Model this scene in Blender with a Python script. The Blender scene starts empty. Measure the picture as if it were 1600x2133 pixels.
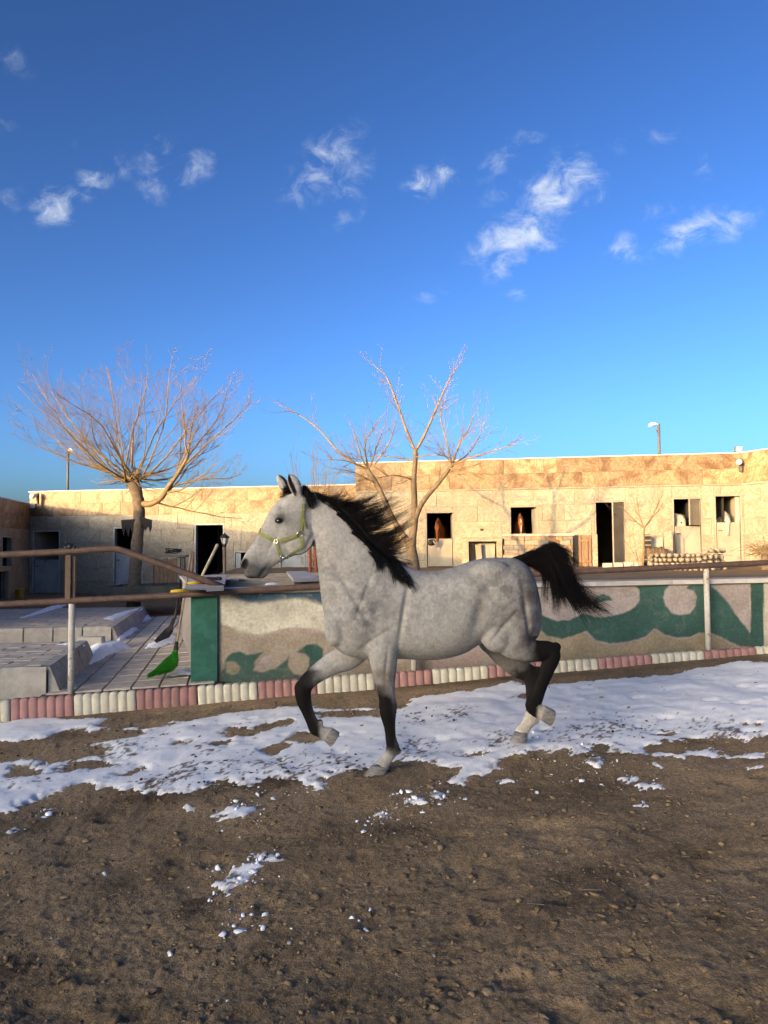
import bpy, bmesh, math, random
import numpy as np
from mathutils import Vector, Matrix
from mathutils.bvhtree import BVHTree

random.seed(7)
SC = bpy.context.scene
COL = SC.collection
RAD = math.radians

# ------------------------------------------------------------------ camera
CAM_H, PITCH, ROLL, FPX = 1.70, 2.65, -0.008, 1600.0
cam_d = bpy.data.cameras.new('camera')
cam = bpy.data.objects.new('camera', cam_d); COL.objects.link(cam)
cam_d.sensor_fit = 'VERTICAL'; cam_d.sensor_height = 36.0
cam_d.lens = 36.0 * FPX / 2133.0
cam_d.clip_start = 0.05; cam_d.clip_end = 3000
CAM_R = Matrix.Rotation(RAD(90 + PITCH), 3, 'X') @ Matrix.Rotation(ROLL, 3, 'Z')
cam.matrix_world = Matrix.Translation((0, 0, CAM_H)) @ CAM_R.to_4x4()
SC.camera = cam
SC.render.resolution_x, SC.render.resolution_y = 768, 1024

# ------------------------------------------------------------------ sun and sky
SUN_AZ, SUN_EL = 42.0, 6.6          # light travels to the right (+X) and away from the camera (+Y)
sdir = Vector((math.sin(RAD(SUN_AZ)) * math.cos(RAD(SUN_EL)), math.cos(RAD(SUN_AZ)) * math.cos(RAD(SUN_EL)), -math.sin(RAD(SUN_EL))))
sun_d = bpy.data.lights.new('sun', 'SUN'); sun_d.energy = 5.0; sun_d.angle = RAD(0.5); sun_d.color = (1.0, 0.59, 0.21)
sun = bpy.data.objects.new('sun', sun_d); COL.objects.link(sun)
sun.rotation_euler = sdir.to_track_quat('-Z', 'Y').to_euler(); sun.location = (-30, -30, 20)

world = bpy.data.worlds.new('World'); SC.world = world; world.use_nodes = True
def build_world():
    nt = world.node_tree; nt.nodes.clear(); N = nt.nodes; L = nt.links
    def nd(t, **k):
        n = N.new(t)
        for a, b in k.items(): setattr(n, a, b)
        return n
    def mth(op, a, b=None, c=None, clamp=False):
        n = nd('ShaderNodeMath', operation=op); n.use_clamp = clamp
        for i, v in enumerate((a, b, c)):
            if v is None: continue
            if isinstance(v, (int, float)): n.inputs[i].default_value = v
            else: L.new(v, n.inputs[i])
        return n.outputs[0]
    sky = nd('ShaderNodeTexSky', sky_type='NISHITA'); sky.sun_disc = False
    sky.sun_elevation = RAD(SUN_EL); sky.sun_rotation = math.atan2(-sdir.x, -sdir.y)
    sky.altitude = 1300; sky.air_density = SKY_AIR; sky.dust_density = SKY_DUST; sky.ozone_density = SKY_OZONE
    hs = nd('ShaderNodeGamma'); hs.inputs[1].default_value = SKY_GAMMA
    L.new(sky.outputs[0], hs.inputs[0])
    # thin fair-weather clouds: noise gathered round a few directions of the sky
    tc = nd('ShaderNodeTexCoord'); sep = nd('ShaderNodeSeparateXYZ'); L.new(tc.outputs['Generated'], sep.inputs[0])
    yy = mth('MAXIMUM', sep.outputs[1], 0.05)
    u = mth('DIVIDE', sep.outputs[0], yy); v = mth('DIVIDE', sep.outputs[2], yy)
    cmb = nd('ShaderNodeCombineXYZ'); L.new(u, cmb.inputs[0]); L.new(v, cmb.inputs[1])
    mask = None
    for (px, py, rx, ry, ang, amp) in CLOUDS:
        d = CAM_R @ Vector(((px - 800) / FPX, -(py - 1066.5) / FPX, -1)); cu, cv = d.x / d.y, d.z / d.y
        mp_ = nd('ShaderNodeMapping', vector_type='TEXTURE'); mp_.inputs['Location'].default_value = (cu, cv, 0); mp_.inputs['Rotation'].default_value = (0, 0, RAD(ang)); mp_.inputs['Scale'].default_value = (rx / FPX, ry / FPX, 1)
        L.new(cmb.outputs[0], mp_.inputs[0]); ln = nd('ShaderNodeVectorMath', operation='LENGTH'); L.new(mp_.outputs[0], ln.inputs[0])
        mr_ = nd('ShaderNodeMapRange', interpolation_type='SMOOTHSTEP'); L.new(ln.outputs['Value'], mr_.inputs[0])
        for i_, v_ in ((1, 1.9), (2, 0.0), (3, 0.0), (4, amp)): mr_.inputs[i_].default_value = v_
        m = mr_.outputs[0]
        mask = m if mask is None else mth('MAXIMUM', mask, m)
    mp = nd('ShaderNodeMapping'); mp.inputs['Rotation'].default_value = (0, 0, RAD(-30)); mp.inputs['Scale'].default_value = (1.0, 1.25, 1)
    L.new(cmb.outputs[0], mp.inputs[0])
    no = nd('ShaderNodeTexNoise'); no.inputs['Scale'].default_value = 22; no.inputs['Detail'].default_value = 10; no.inputs['Roughness'].default_value = 0.66; no.inputs['Distortion'].default_value = 0.5
    L.new(mp.outputs[0], no.inputs['Vector'])
    dens = mth('ADD', mth('MULTIPLY', mask, 0.62), mth('MULTIPLY', mth('SUBTRACT', no.outputs[0], 0.5), 3.2))
    mr = nd('ShaderNodeMapRange', interpolation_type='SMOOTHSTEP'); mr.inputs['From Min'].default_value = 0.12; mr.inputs['From Max'].default_value = 1.35
    L.new(dens, mr.inputs['Value'])
    gate = nd('ShaderNodeMapRange', interpolation_type='SMOOTHSTEP'); gate.inputs['From Min'].default_value = 0.05; gate.inputs['From Max'].default_value = 0.45
    L.new(mask, gate.inputs['Value'])
    cov = mth('MULTIPLY', mth('MULTIPLY', mr.outputs[0], gate.outputs[0]), mth('MULTIPLY', mth('POWER', mth('MINIMUM', mask, 1.05), 1.5), 0.78))
    mix = nd('ShaderNodeMix', data_type='RGBA'); L.new(cov, mix.inputs[0]); L.new(hs.outputs[0], mix.inputs[6])
    mix.inputs[7].default_value = CLOUD_COL
    bg = nd('ShaderNodeBackground'); bg.inputs[1].default_value = SKY_STR
    out = nd('ShaderNodeOutputWorld')
    L.new(mix.outputs[2], bg.inputs[0]); L.new(bg.outputs[0], out.inputs[0])
SKY_STR, SKY_AIR, SKY_DUST, SKY_OZONE, SKY_GAMMA = 0.15, 0.72, 8.5, 2.15, 1.6
CLOUD_COL = (3.6, 3.9, 4.3, 1)
# centre of each cloud in the photograph's frame, radii, tilt, strength
CLOUDS = [(110, 432, 50, 50, 20, 1.05), (180, 385, 75, 34, 35, 0.85), (325, 340, 45, 66, -10, 0.72), (395, 355, 90, 34, 32, 0.85), (325, 392, 45, 36, 0, .8), (250, 345, 70, 40, 0, .5),
          (675, 335, 105, 50, 40, 0.9), (640, 395, 60, 66, 50, 0.72), (725, 395, 42, 90, -30, 0.7), (720, 450, 60, 30, 30, .6),
          (878, 380, 42, 36, 0, 1.1), (926, 366, 34, 32, 30, 1.0),
          (1150, 405, 74, 58, 40, 1.25), (1205, 368, 58, 62, 60, 1.1), (1235, 412, 40, 22, 10, .9), (1075, 492, 105, 50, 22, 1.2), (1060, 540, 62, 46, 20, 1.1), (1135, 512, 50, 22, 20, 0.8), (1040, 335, 75, 28, 45, 0.7), (1055, 400, 66, 26, 15, .75),
          (1440, 482, 130, 38, 20, 1.05), (1530, 460, 66, 34, 38, 0.95), (1298, 518, 40, 32, 10, 0.95), (1402, 278, 56, 20, 10, 0.75), (1410, 430, 80, 26, 15, 0.7),
          (35, 125, 60, 44, -30, 0.45), (5, 260, 36, 34, 0, .42), (15, 430, 50, 70, 0, .45), (1076, 606, 28, 20, 0, .8), (900, 614, 46, 18, 10, .65), (1475, 355, 30, 46, 0, .58), (1105, 282, 32, 18, 0, .65), (1300, 300, 30, 70, -40, .5), (140, 310, 30, 30, 0, .4)]
build_world()
SC.render.engine = 'CYCLES'
SC.view_settings.view_transform = 'Standard'; SC.view_settings.look = 'None'
SC.view_settings.exposure = 0.7; SC.view_settings.gamma = 1.0; SC.view_settings.use_curve_mapping = False
SC.cycles.use_denoising = True; SC.cycles.max_bounces = 5
try: SC.cycles.denoiser = 'OPENIMAGEDENOISE'
except Exception: pass

# ------------------------------------------------------------------ pixel -> place helpers (photo frame 1600 x 2133)
CAM_O = Vector((0, 0, CAM_H))
def ray(px, py): return CAM_R @ Vector(((px - 800) / FPX, -(py - 1066.5) / FPX, -1.0))
def P(px, py, Y):
    d = ray(px, py); return CAM_O + d * (Y / d.y)
def onplane(px, py, p0, n):
    d = ray(px, py); t = (Vector(p0) - CAM_O).dot(n) / d.dot(n); return CAM_O + d * t
def onz(px, py, z):
    d = ray(px, py); return CAM_O + d * ((z - CAM_H) / d.z)

# ------------------------------------------------------------------ numpy noise
_rs = np.random.RandomState(3); _TAB = _rs.rand(8, 256, 256)
def vn(x, y, k=0):
    t = _TAB[k % 8]; x = np.asarray(x, float); y = np.asarray(y, float)
    xi = np.floor(x).astype(int); yi = np.floor(y).astype(int); fx = x - xi; fy = y - yi
    fx = fx * fx * fx * (fx * (fx * 6 - 15) + 10); fy = fy * fy * fy * (fy * (fy * 6 - 15) + 10)
    a = t[xi & 255, yi & 255]; b = t[(xi + 1) & 255, yi & 255]; c = t[xi & 255, (yi + 1) & 255]; d = t[(xi + 1) & 255, (yi + 1) & 255]
    return (a * (1 - fx) + b * fx) * (1 - fy) + (c * (1 - fx) + d * fx) * fy - 0.5
def fbm(x, y, k=0, o=4, g=0.5):
    s = 0; a = 1.0
    for i in range(o):
        s = s + a * vn(x + 17.3 * i, y - 9.1 * i, k + i); a *= g; x = x * 2.03; y = y * 2.03
    return s
def sstep(a, b, x):
    t = np.clip((np.asarray(x, float) - a) / (b - a), 0, 1); return t * t * (3 - 2 * t)
def polysdf(X, Y, poly):
    """signed distance to a polygon, positive inside"""
    poly = np.asarray(poly, float); n = len(poly); d2 = np.full(X.shape, 1e18); ins = np.zeros(X.shape, bool)
    for i in range(n):
        ax, ay = poly[i]; bx, by = poly[(i + 1) % n]; ex, ey = bx - ax, by - ay
        wx, wy = X - ax, Y - ay; t = np.clip((wx * ex + wy * ey) / (ex * ex + ey * ey + 1e-12), 0, 1)
        d2 = np.minimum(d2, (wx - ex * t) ** 2 + (wy - ey * t) ** 2)
        c = ((ay > Y) != (by > Y)) & (X < (bx - ax) * (Y - ay) / (by - ay + 1e-12) + ax); ins ^= c
    d = np.sqrt(d2); return np.where(ins, d, -d)

# ------------------------------------------------------------------ mesh helpers
def tag(o, label=None, cat=None, group=None, kind=None):
    if label: o['label'] = label
    if cat: o['category'] = cat
    if group: o['group'] = group
    if kind: o['kind'] = kind
    return o
def empty(name, loc=(0, 0, 0), rz=0.0, label=None, cat=None, group=None):
    o = bpy.data.objects.new(name, None); COL.objects.link(o); o.location = loc; o.rotation_euler = (0, 0, rz)
    o.empty_display_size = 0.1
    return tag(o, label, cat, group)
def link(name, me, mat=None, parent=None, loc=None, smooth=False):
    o = bpy.data.objects.new(name, me); COL.objects.link(o)
    if mat is not None and not len(me.materials): me.materials.append(mat)
    if parent is not None: o.parent = parent
    if loc is not None: o.location = loc
    return o
def npmesh(name, V, F, smooth=False, col=None, colname='col'):
    """V (n,3) and F (m,k) arrays"""
    me = bpy.data.meshes.new(name); V = np.asarray(V, np.float32); F = np.asarray(F, np.int32)
    me.vertices.add(len(V)); me.vertices.foreach_set('co', V.ravel())
    k = F.shape[1]; me.loops.add(F.size); me.loops.foreach_set('vertex_index', F.ravel())
    me.polygons.add(len(F)); me.polygons.foreach_set('loop_start', np.arange(0, F.size, k, dtype=np.int32)); me.polygons.foreach_set('loop_total', np.full(len(F), k, np.int32))
    if col is not None:
        a = me.color_attributes.new(colname, 'FLOAT_COLOR', 'POINT'); c = np.ones((len(V), 4), np.float32); c[:, :3] = col; a.data.foreach_set('color', c.ravel())
    me.update(calc_edges=True)
    if smooth: me.polygons.foreach_set('use_smooth', np.ones(len(F), bool)); me.update()
    return me
class MB:
    def __init__(s): s.v = []; s.f = []
    def add(s, vs, fs):
        b = len(s.v); s.v += [tuple(v) for v in vs]; s.f += [tuple(b + i for i in f) for f in fs]; return s
    def box(s, lo, hi, c=0.0, M=None):
        """box from lo to hi with chamfer c"""
        x0, y0, z0 = lo; x1, y1, z1 = hi
        if c <= 0:
            vs = [(x, y, z) for x in (x0, x1) for y in (y0, y1) for z in (z0, z1)]
            fs = [(0, 1, 3, 2), (4, 6, 7, 5), (0, 4, 5, 1), (2, 3, 7, 6), (0, 2, 6, 4), (1, 5, 7, 3)]
        else:
            vs = []; idx = {}
            for i, x in enumerate((x0, x1)):
                for j, y in enumerate((y0, y1)):
                    for k, z in enumerate((z0, z1)):
                        ix = x + c * (1 - 2 * i); iy = y + c * (1 - 2 * j); iz = z + c * (1 - 2 * k)
                        idx[i, j, k] = len(vs); vs += [(x, iy, iz), (ix, y, iz), (ix, iy, z)]
            fs = []
            I = lambda i, j, k, a: idx[i, j, k] + a
            for i in (0, 1): fs.append([I(i, 0, 0, 0), I(i, 1, 0, 0), I(i, 1, 1, 0), I(i, 0, 1, 0)][::(1 if i else -1)])
            for j in (0, 1): fs.append([I(0, j, 0, 1), I(1, j, 0, 1), I(1, j, 1, 1), I(0, j, 1, 1)][::(-1 if j else 1)])
            for k in (0, 1): fs.append([I(0, 0, k, 2), I(1, 0, k, 2), I(1, 1, k, 2), I(0, 1, k, 2)][::(1 if k else -1)])
            for i in (0, 1):
                for j in (0, 1): fs.append([I(i, j, 0, 0), I(i, j, 1, 0), I(i, j, 1, 1), I(i, j, 0, 1)][::(1 if i ^ j else -1)])
            for i in (0, 1):
                for k in (0, 1): fs.append([I(i, 0, k, 0), I(i, 1, k, 0), I(i, 1, k, 2), I(i, 0, k, 2)][::(-1 if i ^ k else 1)])
            for j in (0, 1):
                for k in (0, 1): fs.append([I(0, j, k, 1), I(1, j, k, 1), I(1, j, k, 2), I(0, j, k, 2)][::(1 if j ^ k else -1)])
            for i in (0, 1):
                for j in (0, 1):
                    for k in (0, 1): fs.append([I(i, j, k, 0), I(i, j, k, 1), I(i, j, k, 2)][::(-1 if (i + j + k) % 2 else 1)])
        if M is not None: vs = [tuple(M @ Vector(v)) for v in vs]
        return s.add(vs, fs)
    def tube(s, pts, radii, n=8, cap=True):
        pts = [Vector(p) for p in pts]
        if isinstance(radii, (int, float)): radii = [radii] * len(pts)
        b = len(s.v); up = None
        for i, p in enumerate(pts):
            t = (pts[min(i + 1, len(pts) - 1)] - pts[max(i - 1, 0)])
            t = t.normalized() if t.length > 1e-9 else Vector((0, 0, 1))
            if up is None:
                up = Vector((0, 0, 1)) if abs(t.z) < 0.9 else Vector((1, 0, 0))
            x = up.cross(t).normalized(); y = t.cross(x); up = y
            for k in range(n):
                a = 2 * math.pi * k / n; s.v.append(tuple(p + (x * math.cos(a) + y * math.sin(a)) * radii[i]))
        for i in range(len(pts) - 1):
            for k in range(n):
                k2 = (k + 1) % n; s.f.append((b + i * n + k, b + i * n + k2, b + (i + 1) * n + k2, b + (i + 1) * n + k))
        if cap:
            s.f.append(tuple(b + k for k in range(n))[::-1]); e = b + (len(pts) - 1) * n; s.f.append(tuple(e + k for k in range(n)))
        return s
    def rings(s, R, cap=True, closed=True):
        """loft a list of equal-length rings of points"""
        b = len(s.v); n = len(R[0])
        for r in R: s.v += [tuple(p) for p in r]
        for i in range(len(R) - 1):
            for k in range(n if closed else n - 1):
                k2 = (k + 1) % n; s.f.append((b + i * n + k, b + i * n + k2, b + (i + 1) * n + k2, b + (i + 1) * n + k))
        if cap:
            s.f.append(tuple(b + k for k in range(n))[::-1]); e = b + (len(R) - 1) * n; s.f.append(tuple(e + k for k in range(n)))
        return s
    def lathe(s, prof, c=(0, 0, 0), n=16):
        return s.rings([[(c[0] + r * math.cos(2 * math.pi * k / n), c[1] + r * math.sin(2 * math.pi * k / n), c[2] + z) for k in range(n)] for r, z in prof])
    def prism(s, poly, y0, y1, M=None):
        """polygon in x,z extruded along y"""
        n = len(poly); vs = [(x, y0, z) for x, z in poly] + [(x, y1, z) for x, z in poly]
        fs = [tuple(range(n)), tuple(range(2 * n - 1, n - 1, -1))] + [(i, i + n, (i + 1) % n + n, (i + 1) % n) for i in range(n)]
        if M is not None: vs = [tuple(M @ Vector(v)) for v in vs]
        return s.add(vs, fs)
    def mesh(s, name, smooth=False, fix=True):
        me = bpy.data.meshes.new(name); me.from_pydata(s.v, [], s.f); me.update()
        if fix:
            bm = bmesh.new(); bm.from_mesh(me); bmesh.ops.recalc_face_normals(bm, faces=bm.faces); bm.to_mesh(me); bm.free()
        if smooth: me.polygons.foreach_set('use_smooth', np.ones(len(me.polygons), bool))
        return me
    def build(s, name, mat, parent=None, loc=None, smooth=False, fix=True):
        return link(name, s.mesh(name, smooth, fix), mat, parent, loc)
    def local(s, o):
        """move world coordinates into the frame of an unrotated or z-rotated Empty"""
        M = (Matrix.Translation(o.location) @ Matrix.Rotation(o.rotation_euler.z, 4, 'Z')).inverted()
        s.v = [tuple(M @ Vector(v)) for v in s.v]; return s
def auto_smooth(o, ang=40):
    me = o.data; me.polygons.foreach_set('use_smooth', np.ones(len(me.polygons), bool))
    me.set_sharp_from_angle(angle=RAD(ang)); return o

# ------------------------------------------------------------------ materials
MATS = {}
def mat(name, base, rough=0.85, var=0.25, scale=6.0, c2=None, bump=0.3, bscale=40.0, bdist=0.01, metal=0.0, rnd=0.0, attr=None, detail=8, stretch=(1, 1, 1), spec=0.3,
        c3=None, s3=2.0, t3=0.55, w3=0.12, coord='Object'):
    """noise-mottled principled material; rnd = brightness spread between objects; c3 = stains with their own noise"""
    if name in MATS: return MATS[name]
    m = bpy.data.materials.new(name); m.use_nodes = True; nt = m.node_tree; N = nt.nodes; L = nt.links
    b = N['Principled BSDF']; b.inputs['Roughness'].default_value = rough; b.inputs['Metallic'].default_value = metal
    b.inputs['Specular IOR Level'].default_value = spec
    tc = N.new('ShaderNodeTexCoord'); oi = N.new('ShaderNodeObjectInfo')
    off = N.new('ShaderNodeVectorMath'); off.operation = 'MULTIPLY_ADD'
    cx = N.new('ShaderNodeCombineXYZ')
    for i in range(3): L.new(oi.outputs['Random'], cx.inputs[i])
    L.new(cx.outputs[0], off.inputs[0]); off.inputs[1].default_value = (37.0, 91.0, 53.0) if rnd >= 0 else (0, 0, 0)
    L.new(tc.outputs[coord], off.inputs[2])
    mp = N.new('ShaderNodeMapping'); mp.inputs['Scale'].default_value = stretch; L.new(off.outputs[0], mp.inputs[0])
    def noise(sc, det=detail, ro=0.6, dist=0.0):
        n = N.new('ShaderNodeTexNoise'); n.inputs['Scale'].default_value = sc; n.inputs['Detail'].default_value = det; n.inputs['Roughness'].default_value = ro; n.inputs['Distortion'].default_value = dist
        L.new(mp.outputs[0], n.inputs['Vector']); return n.outputs[0]
    def mixc(f, a, c):
        x = N.new('ShaderNodeMix'); x.data_type = 'RGBA'
        for s, v in ((0, f), (6, a), (7, c)):
            if hasattr(v, 'links'): L.new(v, x.inputs[s])
            else: x.inputs[s].default_value = v if s == 0 else (*v, 1)
        return x.outputs[2]
    def rng(src, a, c, lo=0.0, hi=1.0):
        r = N.new('ShaderNodeMapRange'); r.interpolation_type = 'SMOOTHSTEP'
        L.new(src, r.inputs[0]); r.inputs[1].default_value = a; r.inputs[2].default_value = c; r.inputs[3].default_value = lo; r.inputs[4].default_value = hi; return r.outputs[0]
    if attr:
        at = N.new('ShaderNodeAttribute'); at.attribute_name = attr; basec = at.outputs['Color']
        dk = mixc(1.0, basec, (1 - var,) * 3); N[dk.node.name].blend_type = 'MULTIPLY'
        colr = mixc(rng(noise(scale), 0.35, 0.65), basec, dk)
    else:
        c2 = c2 or tuple(x * (1 - var) for x in base)
        colr = mixc(rng(noise(scale), 0.35, 0.65), base, c2)
    if c3: colr = mixc(rng(noise(s3, 6, 0.65, 0.4), t3, t3 + w3), colr, c3)
    if rnd > 0:
        r = rng(oi.outputs['Random'], 0, 1, 1 - rnd, 1 + rnd); N[r.node.name].interpolation_type = 'LINEAR'
        vm = N.new('ShaderNodeVectorMath'); vm.operation = 'SCALE'; L.new(colr, vm.inputs[0]); L.new(r, vm.inputs['Scale']); colr = vm.outputs[0]
    L.new(colr, b.inputs['Base Color'])
    if bump > 0:
        bp = N.new('ShaderNodeBump'); bp.inputs['Strength'].default_value = bump; bp.inputs['Distance'].default_value = bdist
        L.new(noise(bscale, 6, 0.65), bp.inputs['Height']); L.new(bp.outputs[0], b.inputs['Normal'])
    MATS[name] = m; return m
def stone_mat(name, base, vein, dark, rnd=0.18, vscale=1.6, veinw=0.5):
    """polished travertine: warped veins and clouds, every slab cut from another place of the rock"""
    m = bpy.data.materials.new(name); m.use_nodes = True; nt = m.node_tree; N = nt.nodes; L = nt.links
    b = N['Principled BSDF']; b.inputs['Roughness'].default_value = 0.55; b.inputs['Specular IOR Level'].default_value = 0.3
    tc = N.new('ShaderNodeTexCoord'); oi = N.new('ShaderNodeObjectInfo'); cx = N.new('ShaderNodeCombineXYZ')
    for i in range(3): L.new(oi.outputs['Random'], cx.inputs[i])
    off = N.new('ShaderNodeVectorMath'); off.operation = 'MULTIPLY_ADD'; L.new(cx.outputs[0], off.inputs[0]); off.inputs[1].default_value = (31, 77, 59); L.new(tc.outputs['Object'], off.inputs[2])
    def noise(sc, det, ro, dist):
        n = N.new('ShaderNodeTexNoise'); n.inputs['Scale'].default_value = sc; n.inputs['Detail'].default_value = det; n.inputs['Roughness'].default_value = ro; n.inputs['Distortion'].default_value = dist
        L.new(off.outputs[0], n.inputs['Vector']); return n.outputs[0]
    def rng(src, a, c, lo=0., hi=1., lin=False):
        r = N.new('ShaderNodeMapRange'); r.interpolation_type = 'LINEAR' if lin else 'SMOOTHSTEP'
        L.new(src, r.inputs[0]); r.inputs[1].default_value = a; r.inputs[2].default_value = c; r.inputs[3].default_value = lo; r.inputs[4].default_value = hi; return r.outputs[0]
    def mixc(f, a, c):
        x = N.new('ShaderNodeMix'); x.data_type = 'RGBA'
        for s, v in ((0, f), (6, a), (7, c)):
            if hasattr(v, 'links'): L.new(v, x.inputs[s])
            else: x.inputs[s].default_value = (*v, 1)
        return x.outputs[2]
    n1 = noise(vscale, 7, 0.6, 2.2); n2 = noise(vscale * 2.3, 6, 0.65, 3.0); n3 = noise(14, 5, 0.6, 0.3)
    w = N.new('ShaderNodeMath'); w.operation = 'SUBTRACT'; L.new(n2, w.inputs[0]); w.inputs[1].default_value = 0.5
    ab = N.new('ShaderNodeMath'); ab.operation = 'ABSOLUTE'; L.new(w.outputs[0], ab.inputs[0])
    c = mixc(rng(n1, 0.42, 0.66), base, vein)
    c = mixc(rng(ab.outputs[0], 0.0, 0.06, veinw, 0.0), c, dark)
    c = mixc(rng(n3, 0.45, 0.8, 0.0, 0.35), c, dark)
    r = rng(oi.outputs['Random'], 0, 1, 1 - rnd, 1 + rnd * 0.6, True)
    vm = N.new('ShaderNodeVectorMath'); vm.operation = 'SCALE'; L.new(c, vm.inputs[0]); L.new(r, vm.inputs['Scale'])
    L.new(vm.outputs[0], b.inputs['Base Color'])
    bp = N.new('ShaderNodeBump'); bp.inputs['Strength'].default_value = 0.25; bp.inputs['Distance'].default_value = 0.008; L.new(n3, bp.inputs['Height']); L.new(bp.outputs[0], b.inputs['Normal'])
    MATS[name] = m; return m
# ================================================================== materials of the place
M_soil = mat('soil', (1, 1, 1), 0.95, var=0.42, scale=46, attr='col', bump=1.0, bscale=95, bdist=0.014, coord='Object', rnd=-1, spec=0.15)
M_far = mat('far_earth', (0.22, 0.155, 0.09), 0.95, var=0.3, scale=0.5, bump=0.5, rnd=-1, spec=0.15)
M_yard = mat('yard_earth', (0.17, 0.125, 0.085), 0.95, c2=(0.11, 0.08, 0.055), scale=2.0, bump=0.8, bscale=30, bdist=0.02, rnd=-1, spec=0.15)
M_terr = mat('terrace_earth', (0.21, 0.155, 0.10), 0.95, c2=(0.15, 0.11, 0.072), scale=1.5, bump=0.8, bscale=25, bdist=0.02, rnd=-1, spec=0.15)
M_trav = stone_mat('travertine', (0.335, 0.295, 0.22), (0.27, 0.225, 0.16), (0.165, 0.125, 0.085), 0.13, 0.8, 0.6)
M_band = stone_mat('brown_travertine', (0.33, 0.235, 0.135), (0.165, 0.085, 0.04), (0.085, 0.053, 0.033), 0.3, 0.9, 0.6)
M_plast = mat('plaster', (0.36, 0.32, 0.26), 0.9, var=0.2, scale=3, bump=0.4, bscale=20)
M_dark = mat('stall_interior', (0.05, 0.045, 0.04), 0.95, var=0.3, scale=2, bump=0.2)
M_coping = mat('metal_coping', (0.55, 0.53, 0.5), 0.5, var=0.15, scale=5, bump=0.1)
M_steel = mat('grey_steel_door', (0.33, 0.35, 0.36), 0.55, c2=(0.25, 0.26, 0.26), scale=1.6, bump=0.15, bscale=8, c3=(0.2, 0.17, 0.14), s3=2.2, t3=0.62, w3=0.1)
M_cream = mat('cream_steel_door', (0.29, 0.265, 0.215), 0.6, c2=(0.23, 0.205, 0.16), scale=1.8, bump=0.2, bscale=8, c3=(0.3, 0.24, 0.18), s3=2.5, t3=0.6, w3=0.15)
M_frame = mat('door_frame_paint', (0.42, 0.42, 0.40), 0.6, var=0.3, scale=6, bump=0.1)

# ================================================================== terrain
AZX, AZY = 0.057, 0.026
def arena_z(x, y): return AZX * (np.clip(x, -9, 9) + 0.04) + AZY * (np.clip(y, -6, 11) - 5.8)
A_N = Vector((-AZX, -AZY, 1)).normalized(); A_0 = Vector((-0.04, 5.8, 0))
def on_arena(px, py): return onplane(px, py, A_0, A_N)
def kerb_y(x): return 8.97 + 0.111 * x
def ret_x(y): return -2.12 - 0.30 * (y - 8.8)          # line of the return wall that holds the terrace
def yard_z(x, y):
    x = np.asarray(x, float); y = np.asarray(y, float)
    low = 0.02 + 0.05 * np.clip(x + 3.8, -1.5, 3) + 0.012 * np.clip(y - 9, 0, 20)
    low = np.minimum(low, 0.20)
    w = np.where(y < 13.6, 0.3, 0.3 + 0.55 * (y - 13.6).clip(0, 4))
    t = sstep(0, 1, (x - ret_x(y) - 0.02) / w)
    hi_ = 1.06 - 0.62 * sstep(1.5, -0.2, x) * sstep(24, 19, y)
    return low * (1 - t) + hi_ * t

def grid_mesh(name, X, Y, Z, keep=None, col=None, smooth=True):
    r, c = X.shape; V = np.stack([X.ravel(), Y.ravel(), Z.ravel()], 1)
    i = np.arange(r * c).reshape(r, c); F = np.stack([i[:-1, :-1].ravel(), i[:-1, 1:].ravel(), i[1:, 1:].ravel(), i[1:, :-1].ravel()], 1)
    if keep is not None:
        k = keep.ravel(); F = F[k[F].any(1)]
        used = np.zeros(len(V), bool); used[F.ravel()] = True; m = np.cumsum(used) - 1; V = V[used]; F = m[F]
        if col is not None: col = col.reshape(-1, 3)[used]
    elif col is not None: col = col.reshape(-1, 3)
    return npmesh(name, V, F, smooth, col)

# dense riding-arena soil, rows closer together near the front
rows = [1.2]
while rows[-1] < 10.2: rows.append(rows[-1] + 0.0042 * rows[-1] + 0.0012)
rows = np.array(rows); uu = np.linspace(-1, 1, 620)
AY, AU = np.meshgrid(rows, uu, indexing='ij'); AX = AU * (0.72 * AY + 1.2)
def soil_h(x, y):
    h = 0.045 * fbm(x * 0.9, y * 0.9, 0, 3) + 0.016 * fbm(x * 3.1, y * 3.1, 2, 3)
    d = fbm(x * 9 + 3, y * 9, 1, 4, 0.7); h = h + 0.010 * np.abs(d) - 0.003
    e = fbm(x * 21 + 2, y * 21, 4, 3, .75); h = h + 0.012 * np.abs(e) + 0.010 * vn(x * 62, y * 62, 5)
    # hoof scuffs
    s = vn(x * 2.2 + 40, y * 2.2 + 11, 6); h = h - 0.028 * sstep(0.26, 0.42, s) * (0.6 + vn(x * 9, y * 9, 3))
    return h
SH = soil_h(AX, AY)
PRINT = np.zeros_like(AX); RIM = np.zeros_like(AX); _pr = np.random.RandomState(21)     # hoof prints, pressed in with a raised rim
for _i in range(170):
    _y = 2.2 + 6.2 * _pr.rand(); _x = (_pr.rand() * 2 - 1) * (0.6 * _y + .3); _a = 0.2 * _pr.randn() + (0 if _pr.rand() < .7 else _pr.rand() * 3)
    _r0, _r1 = np.searchsorted(rows, [_y - .25, _y + .25]); _dx = AX[_r0:_r1] - _x; _dy = AY[_r0:_r1] - _y; _u = (_dx * math.cos(_a) + _dy * math.sin(_a)) / .072; _v = (-_dx * math.sin(_a) + _dy * math.cos(_a)) / .062; _d = np.sqrt(_u * _u + _v * _v) * (1 + .25 * vn(AX[_r0:_r1] * 30, AY[_r0:_r1] * 30, 2))
    _k = _pr.uniform(.4, 1.0); PRINT[_r0:_r1] = np.maximum(PRINT[_r0:_r1], _k * sstep(1.1, .75, _d)); RIM[_r0:_r1] = np.maximum(RIM[_r0:_r1], _k * np.exp(-((_d - 1.3) / .28) ** 2) * (.6 + vn(AX[_r0:_r1] * 12, AY[_r0:_r1] * 12, 4)))
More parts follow.
